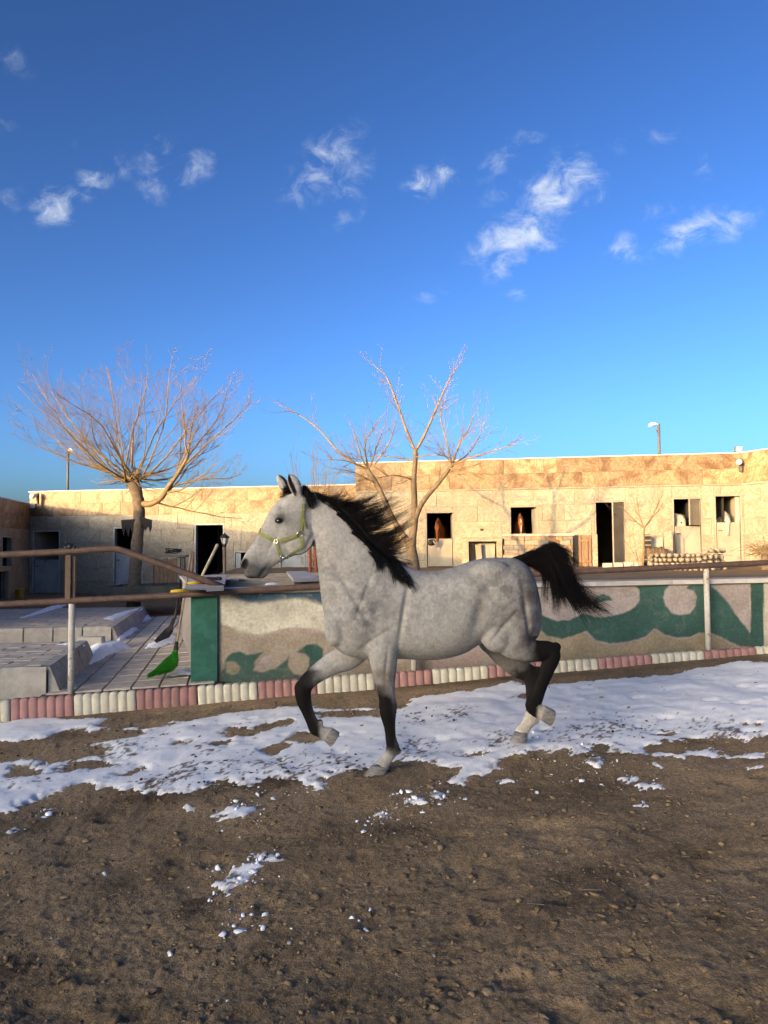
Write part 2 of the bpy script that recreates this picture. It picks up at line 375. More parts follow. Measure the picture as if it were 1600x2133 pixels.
SH = SH - 0.014 * PRINT + 0.006 * RIM
edge = sstep(0, 0.5, kerb_y(AX) - AY)                       # the soil lies calmer and a little lower along the kerb
AZ = arena_z(AX, AY) + SH * (0.35 + 0.65 * edge)
tint = fbm(AX * 1.3, AY * 1.3, 3, 4) + 0.5 * fbm(AX * 8, AY * 8, 5, 3)
gcol = np.array((0.33, 0.228, 0.126)) * (1 + 0.42 * tint)[..., None]
damp_ = np.zeros_like(AX)                                     # damp, churned earth and droppings, each with its own place
for (px, py, rx, ry, a_) in ((470, 1612, .55, .45, .8), (600, 1620, .4, .35, .8), (760, 1604, .3, .25, .7), (330, 1650, .5, .3, .6), (110, 1700, .5, .3, .6), (415, 1880, .12, .18, .75), (290, 1830, .22, .14, .5), (1240, 1840, .16, .22, .7), (1180, 1650, .4, .25, .4), (800, 1740, .5, .14, .45), (620, 1760, .3, .12, .35), (1440, 1770, .2, .15, .5), (30, 2010, .12, .12, .7), (1160, 1895, .08, .1, .6), (1480, 1925, .12, .1, .5), (430, 1930, .1, .12, .5), (1100, 2100, .1, .06, .4), (1130, 1690, .25, .12, .3), (880, 1500, .3, .3, .6), (950, 1420, 2.2, .25, .45)):
    c_ = on_arena(px, py); damp_ = np.maximum(damp_, a_ * np.exp(-(((AX - c_.x) / rx) ** 2 + ((AY - c_.y) / ry) ** 2) ** 1.3))
damp_ = np.maximum(damp_, .25 * PRINT); damp_ = np.clip(damp_ * (1 + 1.4 * fbm(AX * 6, AY * 6, 2, 4)) + .35 * sstep(.32, .6, fbm(AX * 2.1 + 31, AY * 2.1, 1, 4)), 0, .85)[..., None]
gcol = gcol * (1 - damp_) + np.array((0.085, 0.058, 0.035)) * damp_
o = link('arena_ground', grid_mesh('arena_ground', AX, AY, AZ, AY < kerb_y(AX) + 0.1, np.clip(gcol, .01, 1)), M_soil); o['kind'] = 'structure'

# the wide ground sheet: under the arena, out to the horizon
gx = np.concatenate([np.linspace(-900, -16, 24), np.linspace(-15, 15, 41), np.linspace(16, 900, 24)]); gy = np.concatenate([np.linspace(-300, -4, 16), np.linspace(-3.5, 12, 32), np.linspace(13, 1500, 30)])
GX, GY = np.meshgrid(gx, gy); GZ = np.where(GY < 9, arena_z(GX, GY) - 0.16, -0.25); GZ = np.where(np.abs(GX) > 15.5, np.minimum(GZ, -0.2), GZ)
o = link('ground', grid_mesh('ground', GX, GY, GZ), M_far); o['kind'] = 'structure'

# yard and terrace behind the kerb
ys = np.concatenate([np.arange(0, 9, 0.12), np.arange(9, 34, 0.35)]); xs = np.arange(-17, 15, 0.12)
KX, KT = np.meshgrid(xs, ys); KY = kerb_y(KX) + 0.10 + KT
KY = KY + np.where(KX > ret_x(KY) - 0.3, 0.36, 0.0) * np.clip(1 - KT / 4, 0, 1)
KZ = yard_z(KX, KY) + 0.03 * fbm(KX * 0.7, KY * 0.7, 1, 3) + 0.012 * fbm(KX * 4, KY * 4, 2, 2)
o = link('yard_ground', grid_mesh('yard_ground', KX, KY, KZ), M_terr); o['kind'] = 'structure'

# ================================================================== facades
def rect_sub(rs, h):
    out = []
    for (a, b, c, d) in rs:                      # x0,x1,z0,z1
        e, f, g, i = h
        if f <= a or e >= b or i <= c or g >= d: out.append((a, b, c, d)); continue
        if e > a: out.append((a, e, c, d))
        if f < b: out.append((f, b, c, d))
        m0, m1 = max(a, e), min(b, f)
        if g > c: out.append((m0, m1, c, g))
        if i < d: out.append((m0, m1, i, d))
    return out
class Facade:
    def __init__(s, name, A, B, label, cat, z0, ztop, depth=5.0):
        A = Vector(A); B = Vector(B); d = (B - A); s.L = d.length; s.rz = math.atan2(d.y, d.x)
        s.root = empty(name, (A.x, A.y, 0), s.rz, label, cat)
        s.M = (Matrix.Translation((A.x, A.y, 0)) @ Matrix.Rotation(s.rz, 4, 'Z')); s.Mi = s.M.inverted()
        s.n = Vector((-math.sin(s.rz), math.cos(s.rz), 0)); s.p0 = Vector((A.x, A.y, 0)); s.z0 = z0; s.z1 = ztop; s.depth = depth; s.holes = []
    def px(s, px, py, y=0.0):
        q = s.Mi @ onplane(px, py, s.p0 + s.n * y, s.n); return q.x, q.z
    def hole(s, px0, py0, px1, py1, z0=None):
        a, zt = s.px(px0, py0); b, _ = s.px(px1, py0); _, zb = s.px((px0 + px1) / 2, py1)
        h = (a, b, zb if z0 is None else z0, zt); s.holes.append(h); return h
    def walls(s, x0=0.0, core_y=0.14):
        k = 0
        rs = [(x0, s.L, s.z0 - 0.4, s.z1)]
        for h in s.holes: rs = rect_sub(rs, h)
        m = MB()
        for (a, b, c, d) in rs: m.box((a, 0.0, c), (b, core_y, d))
        m.build('wall', M_plast, s.root)
        MB().box((x0, core_y, s.z1 - 0.35), (s.L, s.depth, s.z1 - 0.2)).build('roof', M_plast, s.root)
        MB().box((x0, s.depth, s.z0 - 0.4), (s.L, s.depth + 0.2, s.z1)).build('rear_wall', M_plast, s.root)
        for xe in (x0, s.L - 0.2): MB().box((xe, core_y, s.z0 - 0.4), (xe + 0.2, s.depth, s.z1 - 0.36)).build('end_wall', M_plast, s.root)
        MB().box((x0 - 0.03, -0.055, s.z1), (s.L + 0.03, core_y + 0.05, s.z1 + 0.035), 0.006).build('coping', M_coping, s.root)
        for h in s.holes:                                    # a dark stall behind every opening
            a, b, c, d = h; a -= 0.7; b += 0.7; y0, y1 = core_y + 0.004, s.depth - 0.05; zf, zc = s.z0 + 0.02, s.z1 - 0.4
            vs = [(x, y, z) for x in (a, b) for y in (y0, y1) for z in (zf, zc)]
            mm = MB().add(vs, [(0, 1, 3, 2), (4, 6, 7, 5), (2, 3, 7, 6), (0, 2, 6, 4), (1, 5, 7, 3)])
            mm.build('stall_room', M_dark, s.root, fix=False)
    def clad(s, rows, x0=0.0, x1=None, band_from=1e9, seed=1, wmin=0.6, wmax=2.1):
        """every stone slab of the cladding is a piece of its own"""
        rg = random.Random(seed); x1 = s.L if x1 is None else x1
        for (c, d) in rows:
            x = x0
            while x < x1 - 0.02:
                w = rg.uniform(wmin, wmax); b = min(x + w, x1)
                if x1 - b < 0.35: b = x1
                rs = [(x, b, c, d)]
                for h in s.holes: rs = rect_sub(rs, (h[0] - 0.05, h[1] + 0.05, h[2] - 0.02, h[3] + 0.05))
                for (p, q, r, t) in rs:
                    if q - p < 0.04 or t - r < 0.04: continue
                    g = 0.004; hx, hz = (q - p) / 2 - g, (t - r) / 2 - g
                    pr = rg.uniform(0.0, 0.004)
                    ob = MB().box((-hx, -0.022 - pr, -hz), (hx, -0.002, hz), 0.003).build('stone_slab', M_band if r > band_from - 0.05 else M_trav, s.root, ((p + q) / 2, 0, (r + t) / 2))
                x = b
    def frame(s, h, m, w=0.05, sill=False, proud=0.03):
        a, b, c, d = h; mb = MB()
        mb.box((a - w, -proud, c), (a, 0.11, d), 0.004); mb.box((b, -proud, c), (b + w, 0.11, d), 0.004); mb.box((a - w, -proud - 0.002, d + 0.001), (b + w, 0.11, d + w), 0.004)
        if sill: mb.box((a - w, -proud - 0.03, c - w), (b + w, 0.11, c - 0.001), 0.004)
        return mb.build('door_frame', m, s.root)
    def leaf(s, a, b, c, d, m, name='stall_door', y=0.02, hinge=None, ang=0.0, handle=True, braces=True):
        """sheet-steel leaf with a raised border; hinge 'l'/'r' swings it outward"""
        w = b - a; mb = MB().box((0, 0, 0), (w, 0.03, d - c), 0.004)
        t = 0.05
        if braces:
            for q in ((0.004, 0.004, t, d - c - 0.004), (w - t, 0.004, w - 0.004, d - c - 0.004)): mb.box((q[0], -0.014, q[1]), (q[2], -0.001, q[3]), 0.003)
            for zz in (0.005, (d - c) - t - 0.005): mb.box((t + 0.002, -0.013, zz), (w - t - 0.002, -0.001, zz + t), 0.003)
        ob = mb.build(name, m, s.root)
        if hinge == 'r':
            ob.data.transform(Matrix.Translation((-w, 0, 0))); ob.location = (b, y, c); ob.rotation_euler.z = ang
        else:
            ob.location = (a, y, c); ob.rotation_euler.z = -ang if hinge == 'l' else 0.0
        if handle:
            hx = (0.09 if hinge != 'r' else -w + 0.09) if hinge != 'l' else w - 0.09
            MB().box((hx - 0.05, -0.045, (d - c) * 0.8), (hx + 0.07, -0.0155, (d - c) * 0.8 + 0.02), 0.004).build('bolt', M_iron, ob)
        return ob
M_iron = mat('dark_iron', (0.035, 0.03, 0.028), 0.6, var=0.3, bump=0.2, metal=0.4)

FA, FB, FC = (-12.7, 27.5), (-0.93, 25.45), (10.85, 23.15)
# ---- lower stable block on the left
lo = Facade('stable_block', FA, FB, 'lower stable block at left, its facade half in shadow behind the bare trees', 'building', 0.15, 3.78)
h1 = lo.hole(72, 1108, 124, 1236, 0.17); h2 = lo.hole(240, 1101, 296, 1225, 0.17); h3 = lo.hole(409, 1094, 465, 1230, 0.17); h4 = lo.hole(490, 1151, 512, 1200); h5 = lo.hole(585, 1108, 637, 1230, 0.17)
lo.walls(); rr = [0.17, 0.62, 1.05, 1.5, 1.95, 2.4, 2.88]
lo.clad([(rr[i], rr[i + 1]) for i in range(6)] + [(2.90, 3.34), (3.34, 3.78)], x0=0.02, band_from=2.90, seed=4)
for h in (h1, h2, h3, h5): lo.frame(h, M_frame)
lo.frame(h4, M_frame, 0.04, True)
zl = lo.px(100, 1166)[1]; lo.leaf(h1[0] + 0.02, h1[1] - 0.02, 0.19, zl, M_steel)
zl = lo.px(268, 1150)[1]; lo.leaf(h2[0] + 0.02, h2[1] - 0.02, 0.19, zl, M_steel)
lo.leaf(h4[0] + 0.015, h4[0] + 0.2, h4[2] + 0.01, h4[3] - 0.02, M_steel, name='shutter', handle=False)
lo.leaf(h5[0] + 0.02, h5[1] - 0.02, 0.19, h5[3] - 0.02, M_steel)
# ---- taller stable block on the right
hi = Facade('stable_block', (FB[0], FB[1] - 0.3), FC, 'taller sunlit stone stable block with horses looking out of its openings', 'building', 1.0, 4.46)
g1 = hi.hole(889, 1069, 943, 1196, 1.05); g2 = hi.hole(1064, 1057, 1117, 1116); g3 = hi.hole(1241, 1047, 1299, 1178, 1.05); g4 = hi.hole(1403, 1040, 1459, 1170, 1.05); g5 = hi.hole(1490, 1034, 1541, 1168, 1.05)
hi.walls(); zb = hi.px(1100, 1016)[1]; z0 = 1.02; n = 5; st = (zb - 0.06 - z0) / n
hi.clad([(z0 + st * i, z0 + st * (i + 1)) for i in range(n)] + [(zb, (zb + 4.46) / 2), ((zb + 4.46) / 2, 4.46)], x0=0.0, band_from=zb, seed=9)
MB().box((0.0, -0.05, zb - 0.055), (hi.L, -0.001, zb - 0.004), 0.006).build('stone_string_course', M_trav, hi.root)
for h in (g1, g3, g4, g5): hi.frame(h, M_cream)
hi.frame(g2, M_cream, 0.05, True)
zl = hi.px(915, 1122)[1]; hi.leaf(g1[0] + 0.02, g1[1] - 0.02, 1.08, zl, M_cream)
hi.leaf(g1[0] + .2, g1[1] - 0.0, zl + 0.02, g1[3] - 0.03, M_cream, name='upper_door', hinge='r', ang=-RAD(80), y=0.06, handle=False)
hi.leaf(g2[0] + .3, g2[1] - 0.0, g2[2] + 0.02, g2[3] - 0.03, M_cream, name='shutter', hinge='r', ang=-RAD(75), y=0.06, handle=False)
hi.leaf(g3[0] + 0.08, g3[1] - 0.01, 1.08, g3[3] - 0.03, M_cream, name='stall_door', hinge='r', ang=RAD(58), y=0.0)
zl = hi.px(1430, 1096)[1]; hi.leaf(g4[0] + 0.02, g4[1] - 0.02, 1.08, zl, M_cream)
hi.leaf(g4[0] + 0.12, g4[1] - 0.01, zl + 0.02, g4[3] - 0.03, M_cream, name='upper_door', hinge='r', ang=RAD(50), y=0.0, handle=False)
zl = hi.px(1515, 1088)[1]; hi.leaf(g5[0] + 0.02, g5[1] - 0.02, 1.08, zl, M_cream)
# ---- wing that turns forward at the right
rw = Facade('stable_wing', FC, (14.9, 12.0), 'sunlit stone stable wing at the right edge, turning towards the yard', 'building', 1.0, 4.46)
rw.walls(); rw.clad([(z0 + st * i, z0 + st * (i + 1)) for i in range(n)] + [(zb, (zb + 4.46) / 2), ((zb + 4.46) / 2, 4.46)], x0=0.03, x1=9.0, band_from=zb, seed=12)
MB().box((0.0, -0.05, zb - 0.055), (rw.L, -0.001, zb - 0.004), 0.006).build('stone_string_course', M_trav, rw.root)
# ---- long low wing along the left side of the yard; its shadow falls over the yard
lw = Facade('stable_wing', (-12.7 + 0.19 * 16.5, 11.0), (FA[0] - 0.03, FA[1] + 0.0), 'brown and grey stone stable wing in shade at the left edge', 'building', -0.2, 3.35, depth=4.0)
k1 = lw.hole(4, 1119, 24, 1179); k2 = lw.hole(-14, 1192, 12, 1268, 0.02)
lw.walls(); lr = [-0.1, 0.35, 0.8, 1.25, 1.7, 2.1, 2.42]
lw.clad([(lr[i], lr[i + 1]) for i in range(6)] + [(2.44, 2.9), (2.9, 3.35)], x0=lw.L - 10, x1=lw.L - 0.03, band_from=2.44, seed=21)
lw.frame(k1, M_frame, 0.03); lw.frame(k2, M_trav, 0.12, proud=0.1)

# ---- unseen block added behind the camera at left to throw shade over the arena
_sd = Vector((math.sin(RAD(SUN_AZ)), math.cos(RAD(SUN_AZ)), 0)); _pe = Vector((_sd.y, -_sd.x, 0)); _c = _sd * -30
bA, bB = _c + _pe * 8, _c + _pe * -26
shade_block = empty('shade_block', ((bA + bB) / 2), math.atan2(_pe.y, _pe.x), 'tall plain block added out of view to throw shade over the horse', 'building')
MB().box((-17, -7, -0.6), (17, 0, 6.45)).build('wall', M_plast, shade_block)
MB().prism([(-17.3, 6.455), (17.3, 6.455), (17.3, 6.6), (-17.3, 6.6)], -7.3, 0.3).build('roof', M_coping, shade_block)
for _i in range(5): MB().box((-13 + 6 * _i, 0.0, 0.0), (-10.6 + 6 * _i, 0.05, 2.4), 0.01).build('door', M_steel, shade_block)
# ================================================================== kerb of scalloped blocks along the arena
M_pink = mat('pink_concrete', (0.37, 0.195, 0.17), 0.9, c2=(0.29, 0.16, 0.14), scale=9, bump=0.5, bscale=60, c3=(0.26, 0.2, 0.16), s3=5, t3=0.6, w3=0.15, rnd=0.1)
M_crm = mat('cream_concrete', (0.56, 0.52, 0.40), 0.9, c2=(0.45, 0.41, 0.31), scale=9, bump=0.5, bscale=60, c3=(0.3, 0.25, 0.19), s3=5, t3=0.6, w3=0.15, rnd=0.1)
M_conc = mat('grey_concrete', (0.40, 0.37, 0.32), 0.92, c2=(0.31, 0.285, 0.245), scale=7, bump=0.5, bscale=50, c3=(0.15, 0.13, 0.11), s3=3, t3=0.6, w3=0.12, rnd=0.08)
M_slab = mat('paving_slab', (0.50, 0.425, 0.34), 0.9, c2=(0.39, 0.33, 0.26), scale=8, bump=0.4, bscale=50, c3=(0.2, 0.17, 0.14), s3=3, t3=0.6, w3=0.15, rnd=0.12)
M_joint = mat('joint_dirt', (0.06, 0.05, 0.04), 0.95, var=0.3, scale=20)
M_snow = mat('snow', (0.84, 0.85, 0.87), 0.65, c2=(0.78, 0.79, 0.82), scale=14, bump=0.7, bscale=26, bdist=0.012, rnd=-1, spec=0.4)
KD = Vector((1, 0.111, 0)).normalized()
KRZ = math.atan2(KD.y, KD.x)
def kpt(px, py):
    """point of the kerb's front plane seen at a pixel"""
    return onplane(px, py, (0, 8.97, 0), Vector((-KD.y, KD.x, 0)))
ka, kb = kpt(157, 1446.5), kpt(1577, 1347.5)
BL = (kb - ka).length / 12
BLK = (kb - ka).normalized()
def kerb_block():
    R = []; h = 0.285
    nf, sub = 7, 6
    for i in range(nf * sub + 1):
        u = i / (nf * sub); x = u * (BL - 0.008); f = abs(math.sin(math.pi * u * nf)) ** 0.55
        d = 0.016 + 0.017 * f; t = h - 0.014 + 0.014 * f
        R.append([(x, -d, -0.02), (x, -d, t - 0.03), (x, -d + 0.008, t - 0.008), (x, -d + 0.028, t), (x, 0.055, t), (x, 0.07, t - 0.012), (x, 0.07, -0.02)])
    return MB().rings(R).mesh('kerb_block')
kerb = empty('kerb', ka, 0, 'scalloped kerb of alternating pink and cream concrete blocks along the arena', 'kerb')
kms = {}
for i in range(-4, 17):
    pink = i % 2 != 0
    if pink not in kms: kms[pink] = kerb_block(); kms[pink].materials.append(M_pink if pink else M_crm)
    p = ka + BLK * BL * i; ob = link('kerb_block', kms[pink], None, kerb); ob.location = p - ka - Vector((0, 0, 0.285))
    rg = random.Random(i); ob.rotation_euler = (rg.uniform(-.02, .02), -math.asin(BLK.z) + rg.uniform(-.006, .006), math.atan2(BLK.y, BLK.x) + rg.uniform(-.01, .01)); auto_smooth(ob, 50)

# ================================================================== painted retaining wall
WN = Vector((-KD.y, KD.x, 0)); W0 = Vector((0, 8.97, 0)) + WN * 0.24
w_l = onplane(398, 1420, W0, WN); w_r = onplane(1640, 1340, W0, WN); w_l.z = w_r.z = 0
WL = (w_r - w_l).length + 4.0
wall = empty('mural_wall', w_l, KRZ, 'concrete wall painted with green waves behind the trotting horse', 'wall')
WM = Matrix.Translation(w_l) @ Matrix.Rotation(KRZ, 4, 'Z'); WMi = WM.inverted()
def wpx(px, py):
    q = WMi @ onplane(px, py, W0, WN); return q.x, q.z
zt0 = wpx(430, 1237)[1]; xa = wpx(430, 1237)[0]; xb, zt1 = wpx(1400, 1217)
WS = (zt1 - zt0) / (xb - xa)
wtop = lambda x: zt0 + WS * (x - xa)
M_wallc = mat('wall_render', (0.33, 0.29, 0.25), 0.95, var=0.25, scale=9, bump=0.6, bscale=70, bdist=0.008)
M_mural = mat('mural_paint', (1, 1, 1), 0.92, var=0.22, scale=30, attr='col', bump=0.8, bscale=90, bdist=0.008, c3=None, spec=0.2)
MB().prism([(0.02, -0.2), (WL, -0.2), (WL, wtop(WL) - 0.01), (0.02, wtop(0) - 0.01)], 0.005, 0.28).build('wall_core', M_wallc, wall)
# mural face: fine grid, colour of the paint per point
nx, nz = 640, 110
gu = np.linspace(0.0, WL, nx); gv = np.linspace(0, 1, nz); GU, GV = np.meshgrid(gu, gv)
GZ_ = -0.2 + GV * (wtop(GU) + 0.2 - 0.012)
wob = lambda a, k=0: a * fbm(GU * 9, GZ_ * 9, k, 4)
def pp(pts): return [wpx(*p) for p in pts]
C0 = np.array((0.36, 0.30, 0.25)); col = np.tile(C0, (nz, nx, 1))
tone = fbm(GU * 2.2, GZ_ * 2.2, 1, 4)[..., None]; col = col * (1 + 0.35 * tone)
col += np.array((0.05, -0.012, 0.0)) * sstep(0.0, 0.35, fbm(GU * 1.3 + 4, GZ_ * 1.6, 3, 3))[..., None]
def paint(poly, c, soft=0.012, amp=0.03, k=0, wear=0.35):
    global col
    s = polysdf(GU, GZ_, pp(poly)) + wob(amp, k); a = sstep(-soft, soft, s)[..., None]
    w = 1 - wear * sstep(0.15, 0.45, fbm(GU * 14, GZ_ * 14, k + 2, 4))[..., None]
    cc = np.array(c) * (1 + 0.3 * fbm(GU * 4, GZ_ * 4, k + 1, 4)[..., None]); col = col * (1 - a * w) + cc * a * w
GREEN, DGREEN, PALE, BLUE, SAND, MAUVE = (0.045, 0.10, 0.08), (0.034, 0.082, 0.065), (0.56, 0.53, 0.41), (0.055, 0.105, 0.145), (0.30, 0.25, 0.165), (0.345, 0.29, 0.255)
# left panel: sand, pale cloud band, blue top, green curling waves
paint([(455, 1300), (470, 1300), (530, 1326), (600, 1312), (660, 1314), (780, 1340), (900, 1330), (900, 1480), (455, 1480)], (0.33, 0.27, 0.2), 0.03, 0.02, 4)
paint([(455, 1225), (480, 1240), (500, 1251), (540, 1257), (570, 1252), (600, 1247), (640, 1249), (675, 1264), (760, 1285), (760, 1345), (675, 1315), (650, 1308), (600, 1306), (545, 1321), (500, 1316), (465, 1300), (455, 1290)], PALE, 0.015, 0.02, 1, 0.45)
paint([(478, 1225), (484, 1240), (500, 1249), (540, 1255), (570, 1250), (600, 1246), (640, 1247), (680, 1262), (760, 1275), (760, 1220), (600, 1220)], BLUE, 0.03, 0.02, 2, 0.4)
paint([(455, 1404), (466, 1395), (470, 1372), (482, 1360), (500, 1357), (513, 1363), (530, 1362), (551, 1356), (540, 1368), (531, 1378), (528, 1396), (545, 1400), (575, 1392), (590, 1380), (602, 1368), (599, 1388), (612, 1404), (640, 1410), (660, 1420), (660, 1470), (455, 1470)], GREEN, 0.012, 0.012, 3, .15)
paint([(618, 1358), (640, 1343), (660, 1341), (673, 1352), (672, 1372), (655, 1392), (640, 1404), (643, 1384), (645, 1372), (635, 1362)], GREEN, 0.01, 0.01, 3, .15)
paint([(471, 1380), (480, 1376), (492, 1380), (500, 1392), (497, 1402), (484, 1406), (472, 1402)], SAND, 0.012, 0.01, 5)
paint([(545, 1372), (555, 1364), (570, 1368), (560, 1395), (545, 1399), (532, 1396)], MAUVE, 0.015, 0.01, 6)
# right panel: big green swell with round curls
paint([(1060, 1225), (1560, 1195), (1560, 1340), (1060, 1370)], MAUVE, 0.02, 0.0, 6)
paint([(1060, 1290), (1117, 1275), (1135, 1284), (1160, 1294), (1185, 1292), (1215, 1276), (1240, 1284), (1262, 1285), (1300, 1276), (1322, 1264), (1331, 1250), (1330, 1230), (1316, 1212), (1302, 1205), (1470, 1195), (1430, 1202), (1400, 1212), (1386, 1228), (1382, 1245), (1386, 1262), (1398, 1276), (1416, 1281), (1436, 1278), (1448, 1262), (1450, 1243), (1444, 1230), (1430, 1226), (1424, 1230), (1436, 1218), (1455, 1214), (1478, 1220), (1500, 1236), (1520, 1262), (1540, 1292), (1563, 1318), (1566, 1205), (1592, 1200), (1592, 1350), (1540, 1345), (1510, 1332), (1480, 1318), (1455, 1318), (1435, 1328), (1412, 1328), (1385, 1322), (1362, 1308), (1345, 1325), (1310, 1337), (1270, 1341), (1240, 1332), (1220, 1315), (1205, 1320), (1170, 1331), (1140, 1324), (1120, 1305), (1060, 1330)], GREEN, 0.010, 0.014, 3, 0.1)
paint([(1233, 1254), (1240, 1244), (1255, 1237), (1268, 1240), (1276, 1250), (1250, 1254), (1238, 1260)], GREEN, 0.01, 0.008, 3, .15)
paint([(1060, 1332), (1120, 1308), (1140, 1327), (1170, 1334), (1205, 1322), (1220, 1318), (1240, 1335), (1270, 1344), (1310, 1340), (1345, 1328), (1362, 1311), (1385, 1325), (1412, 1331), (1435, 1331), (1455, 1321), (1480, 1321), (1530, 1345), (1560, 1360), (1060, 1420)], (0.29, 0.235, 0.15), 0.012, 0.01, 4)
# green pilaster faces at both ends, bare concrete beyond
paint([(380, 1225), (455, 1222), (456, 1470), (380, 1470)], (0.03, 0.125, 0.09), 0.006, 0.0, 3, 0.2)
paint([(455, 1222), (459, 1222), (460, 1470), (456, 1470)], (0.30, 0.19, 0.15), 0.006, 0.0, 3, 0.2)
paint([(1563, 1190), (1590, 1190), (1590, 1380), (1563, 1380)], DGREEN, 0.006, 0.0, 3, 0.2)
paint([(1590, 1180), (2400, 1150), (2400, 1400), (1590, 1400)], (0.46, 0.40, 0.31), 0.006, 0.0, 3, 0.2)
damp = sstep(0.35, 0.0, GZ_ - 0.1 - 0.07 * GU / 3 + 0.1 * fbm(GU * 3, GZ_ * 3, 5, 3))[..., None]      # earth splashed up from the ground
col = col * (1 - 0.35 * damp) + np.array((0.10, 0.085, 0.06)) * 0.35 * damp
rel = 0.006 * fbm(GU * 12, GZ_ * 12, 6, 3)
V = np.stack([GU.ravel(), (-0.008 + rel).ravel(), GZ_.ravel()], 1); ii = np.arange(nx * nz).reshape(nz, nx)
Fq = np.stack([ii[:-1, :-1].ravel(), ii[:-1, 1:].ravel(), ii[1:, 1:].ravel(), ii[1:, :-1].ravel()], 1)
link('painted_face', npmesh('painted_face', V, Fq, True, np.clip(col, 0.01, 1).reshape(-1, 3)), M_mural, wall)
# pilaster standing proud at the left end
x1 = wpx(455, 1300)[0]
MB().box((0, -0.05, -0.2), (x1, -0.016, wtop(0) - 0.012), 0.008).build('pilaster', mat('green_paint', (0.03, 0.125, 0.09), 0.9, c2=(0.022, 0.085, 0.06), scale=7, bump=0.8, bscale=80, c3=(0.12, 0.13, 0.1), s3=9, t3=0.62, w3=0.12), wall)
# coping stones
M_cope = mat('coping_stone', (0.46, 0.42, 0.37), 0.85, var=0.2, scale=5, bump=0.4, bscale=40, rnd=0.12)
x = -0.04; k = 0
while x < WL:
    w = 0.98; MB().prism([(x, wtop(x)), (x + w - .006, wtop(x + w)), (x + w - .006, wtop(x + w) + 0.055), (x, wtop(x) + 0.055)], -0.07, 0.33).build('coping_stone', M_cope, wall); x += w
# return wall that runs back along the path
ra = Vector((ret_x(9.05), 9.05, 0)); rb = Vector((ret_x(13.8), 13.8, 0)); rl = (rb - ra).length
rw_e = empty('return_wall', (ra.x, ra.y, 0), math.atan2(rb.y - ra.y, rb.x - ra.x), 'plain grey concrete wall running back beside the tiled path', 'wall')
MB().box((0.0, -0.28, -0.2), (rl, 0.0, wtop(0) + 0.0), 0.01).build('wall_body', M_wallc, rw_e)
MB().box((-0.02, -0.33, wtop(0) + 0.004), (rl, 0.05, wtop(0) + 0.05), 0.008).build('coping_stone', M_cope, rw_e)

# ================================================================== steel pipe rails
M_rust = mat('rusty_pipe', (0.11, 0.065, 0.045), 0.7, c2=(0.07, 0.045, 0.035), scale=14, bump=0.3, bscale=60, c3=(0.2, 0.15, 0.12), s3=7, t3=0.66, w3=0.1)
M_wpost = mat('white_rusting_paint', (0.50, 0.47, 0.40), 0.75, c2=(0.42, 0.38, 0.31), scale=10, bump=0.4, bscale=50, c3=(0.22, 0.11, 0.05), s3=16, t3=0.56, w3=0.1)
M_rustpost = mat('brown_post', (0.13, 0.085, 0.055), 0.8, c2=(0.09, 0.06, 0.04), scale=8, bump=0.3, bscale=40, c3=(0.22, 0.17, 0.1), s3=5, t3=0.62, w3=0.1)
R0 = Vector((0, 8.97, 0)) + WN * 0.115
rp = lambda px, py: onplane(px, py, R0, WN)
rail = empty('pipe_rail', rp(861, 1400), 0, 'rusty steel pipe rail on thin white posts running behind the horse', 'railing')
pts = [rp(-230, 1271), rp(0, 1259), rp(150, 1251.5), rp(320, 1243), rp(470, 1233), rp(800, 1213), rp(1180, 1192), rp(1473, 1178), rp(1600, 1172), rp(1800, 1162)]
MB().tube(pts, 0.036, 12).local(rail).build('pipe', M_rust, rail, smooth=True)
for (x0, y0, x1, y1) in ((150, 1252, 144, 1450), (861, 1211, 862, 1402), (1471, 1181, 1476, 1368)):
    a, b = rp(x0, y0), rp(x1, y1); a.z -= 0.03; b = Vector((a.x, a.y, b.z - 0.1)); MB().tube([a, b], 0.036 if x0 < 900 else 0.034, 12).local(rail).build('post', M_wpost, rail, smooth=True)
hr = empty('handrail', rp(150, 1266), 0, 'upper brown handrail that bends down at the left', 'railing')
hp = [rp(-230, 1170), rp(0, 1156), rp(120, 1150), rp(225, 1143), rp(243, 1143.5), rp(262, 1149), rp(350, 1180), rp(430, 1210), rp(468, 1224)]
MB().tube(hp, 0.037, 12).local(hr).build('pipe', M_rust, hr, smooth=True)
a = rp(147, 1150); b = rp(150, 1250)
mb = MB(); M4 = Matrix.Translation((a.x, a.y, 0)) @ Matrix.Rotation(KRZ, 4, 'Z')
mb.box((-0.05, -0.028, b.z), (0.012, 0.03, a.z - 0.03), 0.004, M4); mb.box((0.02, 0.0, b.z - 0.2), (0.055, 0.03, a.z - 0.05), 0.004, M4)
mb.local(hr).build('post', M_rustpost, hr)
# black scrap tied on the rail
c = rp(147, 1141); mb = MB(); rg = random.Random(5)
for (x, z, r) in ((-0.045, -0.005, 0.032), (0, 0.006, 0.04), (0.045, 0.0, 0.028)):
    mb.lathe([(0.004, -r)] + [(r * math.cos(t) * rg.uniform(.85, 1.15), r * math.sin(t)) for t in (-1.0, -.5, 0, .5, 1.0)] + [(0.004, r)], (c.x + x, c.y, c.z + z), 9)
mb.tube([c + Vector((-0.03, 0, 0.03)), c + Vector((-0.05, 0, 0.06)), c + Vector((-0.075, 0, 0.075))], [0.012, 0.008, 0.003], 5)
mb.tube([c + Vector((0.05, 0, 0.0)), c + Vector((0.085, -.01, 0.005)), c + Vector((0.09, -.02, -0.03))], [0.012, 0.01, 0.004], 5)
mb.build('plastic_scrap', mat('black_plastic', (0.012, 0.012, 0.014), 0.5, var=0.2, bump=0.4), smooth=True); tag(bpy.context.scene.objects['plastic_scrap'], 'small black plastic scrap knotted on top of the handrail', 'plastic scrap')

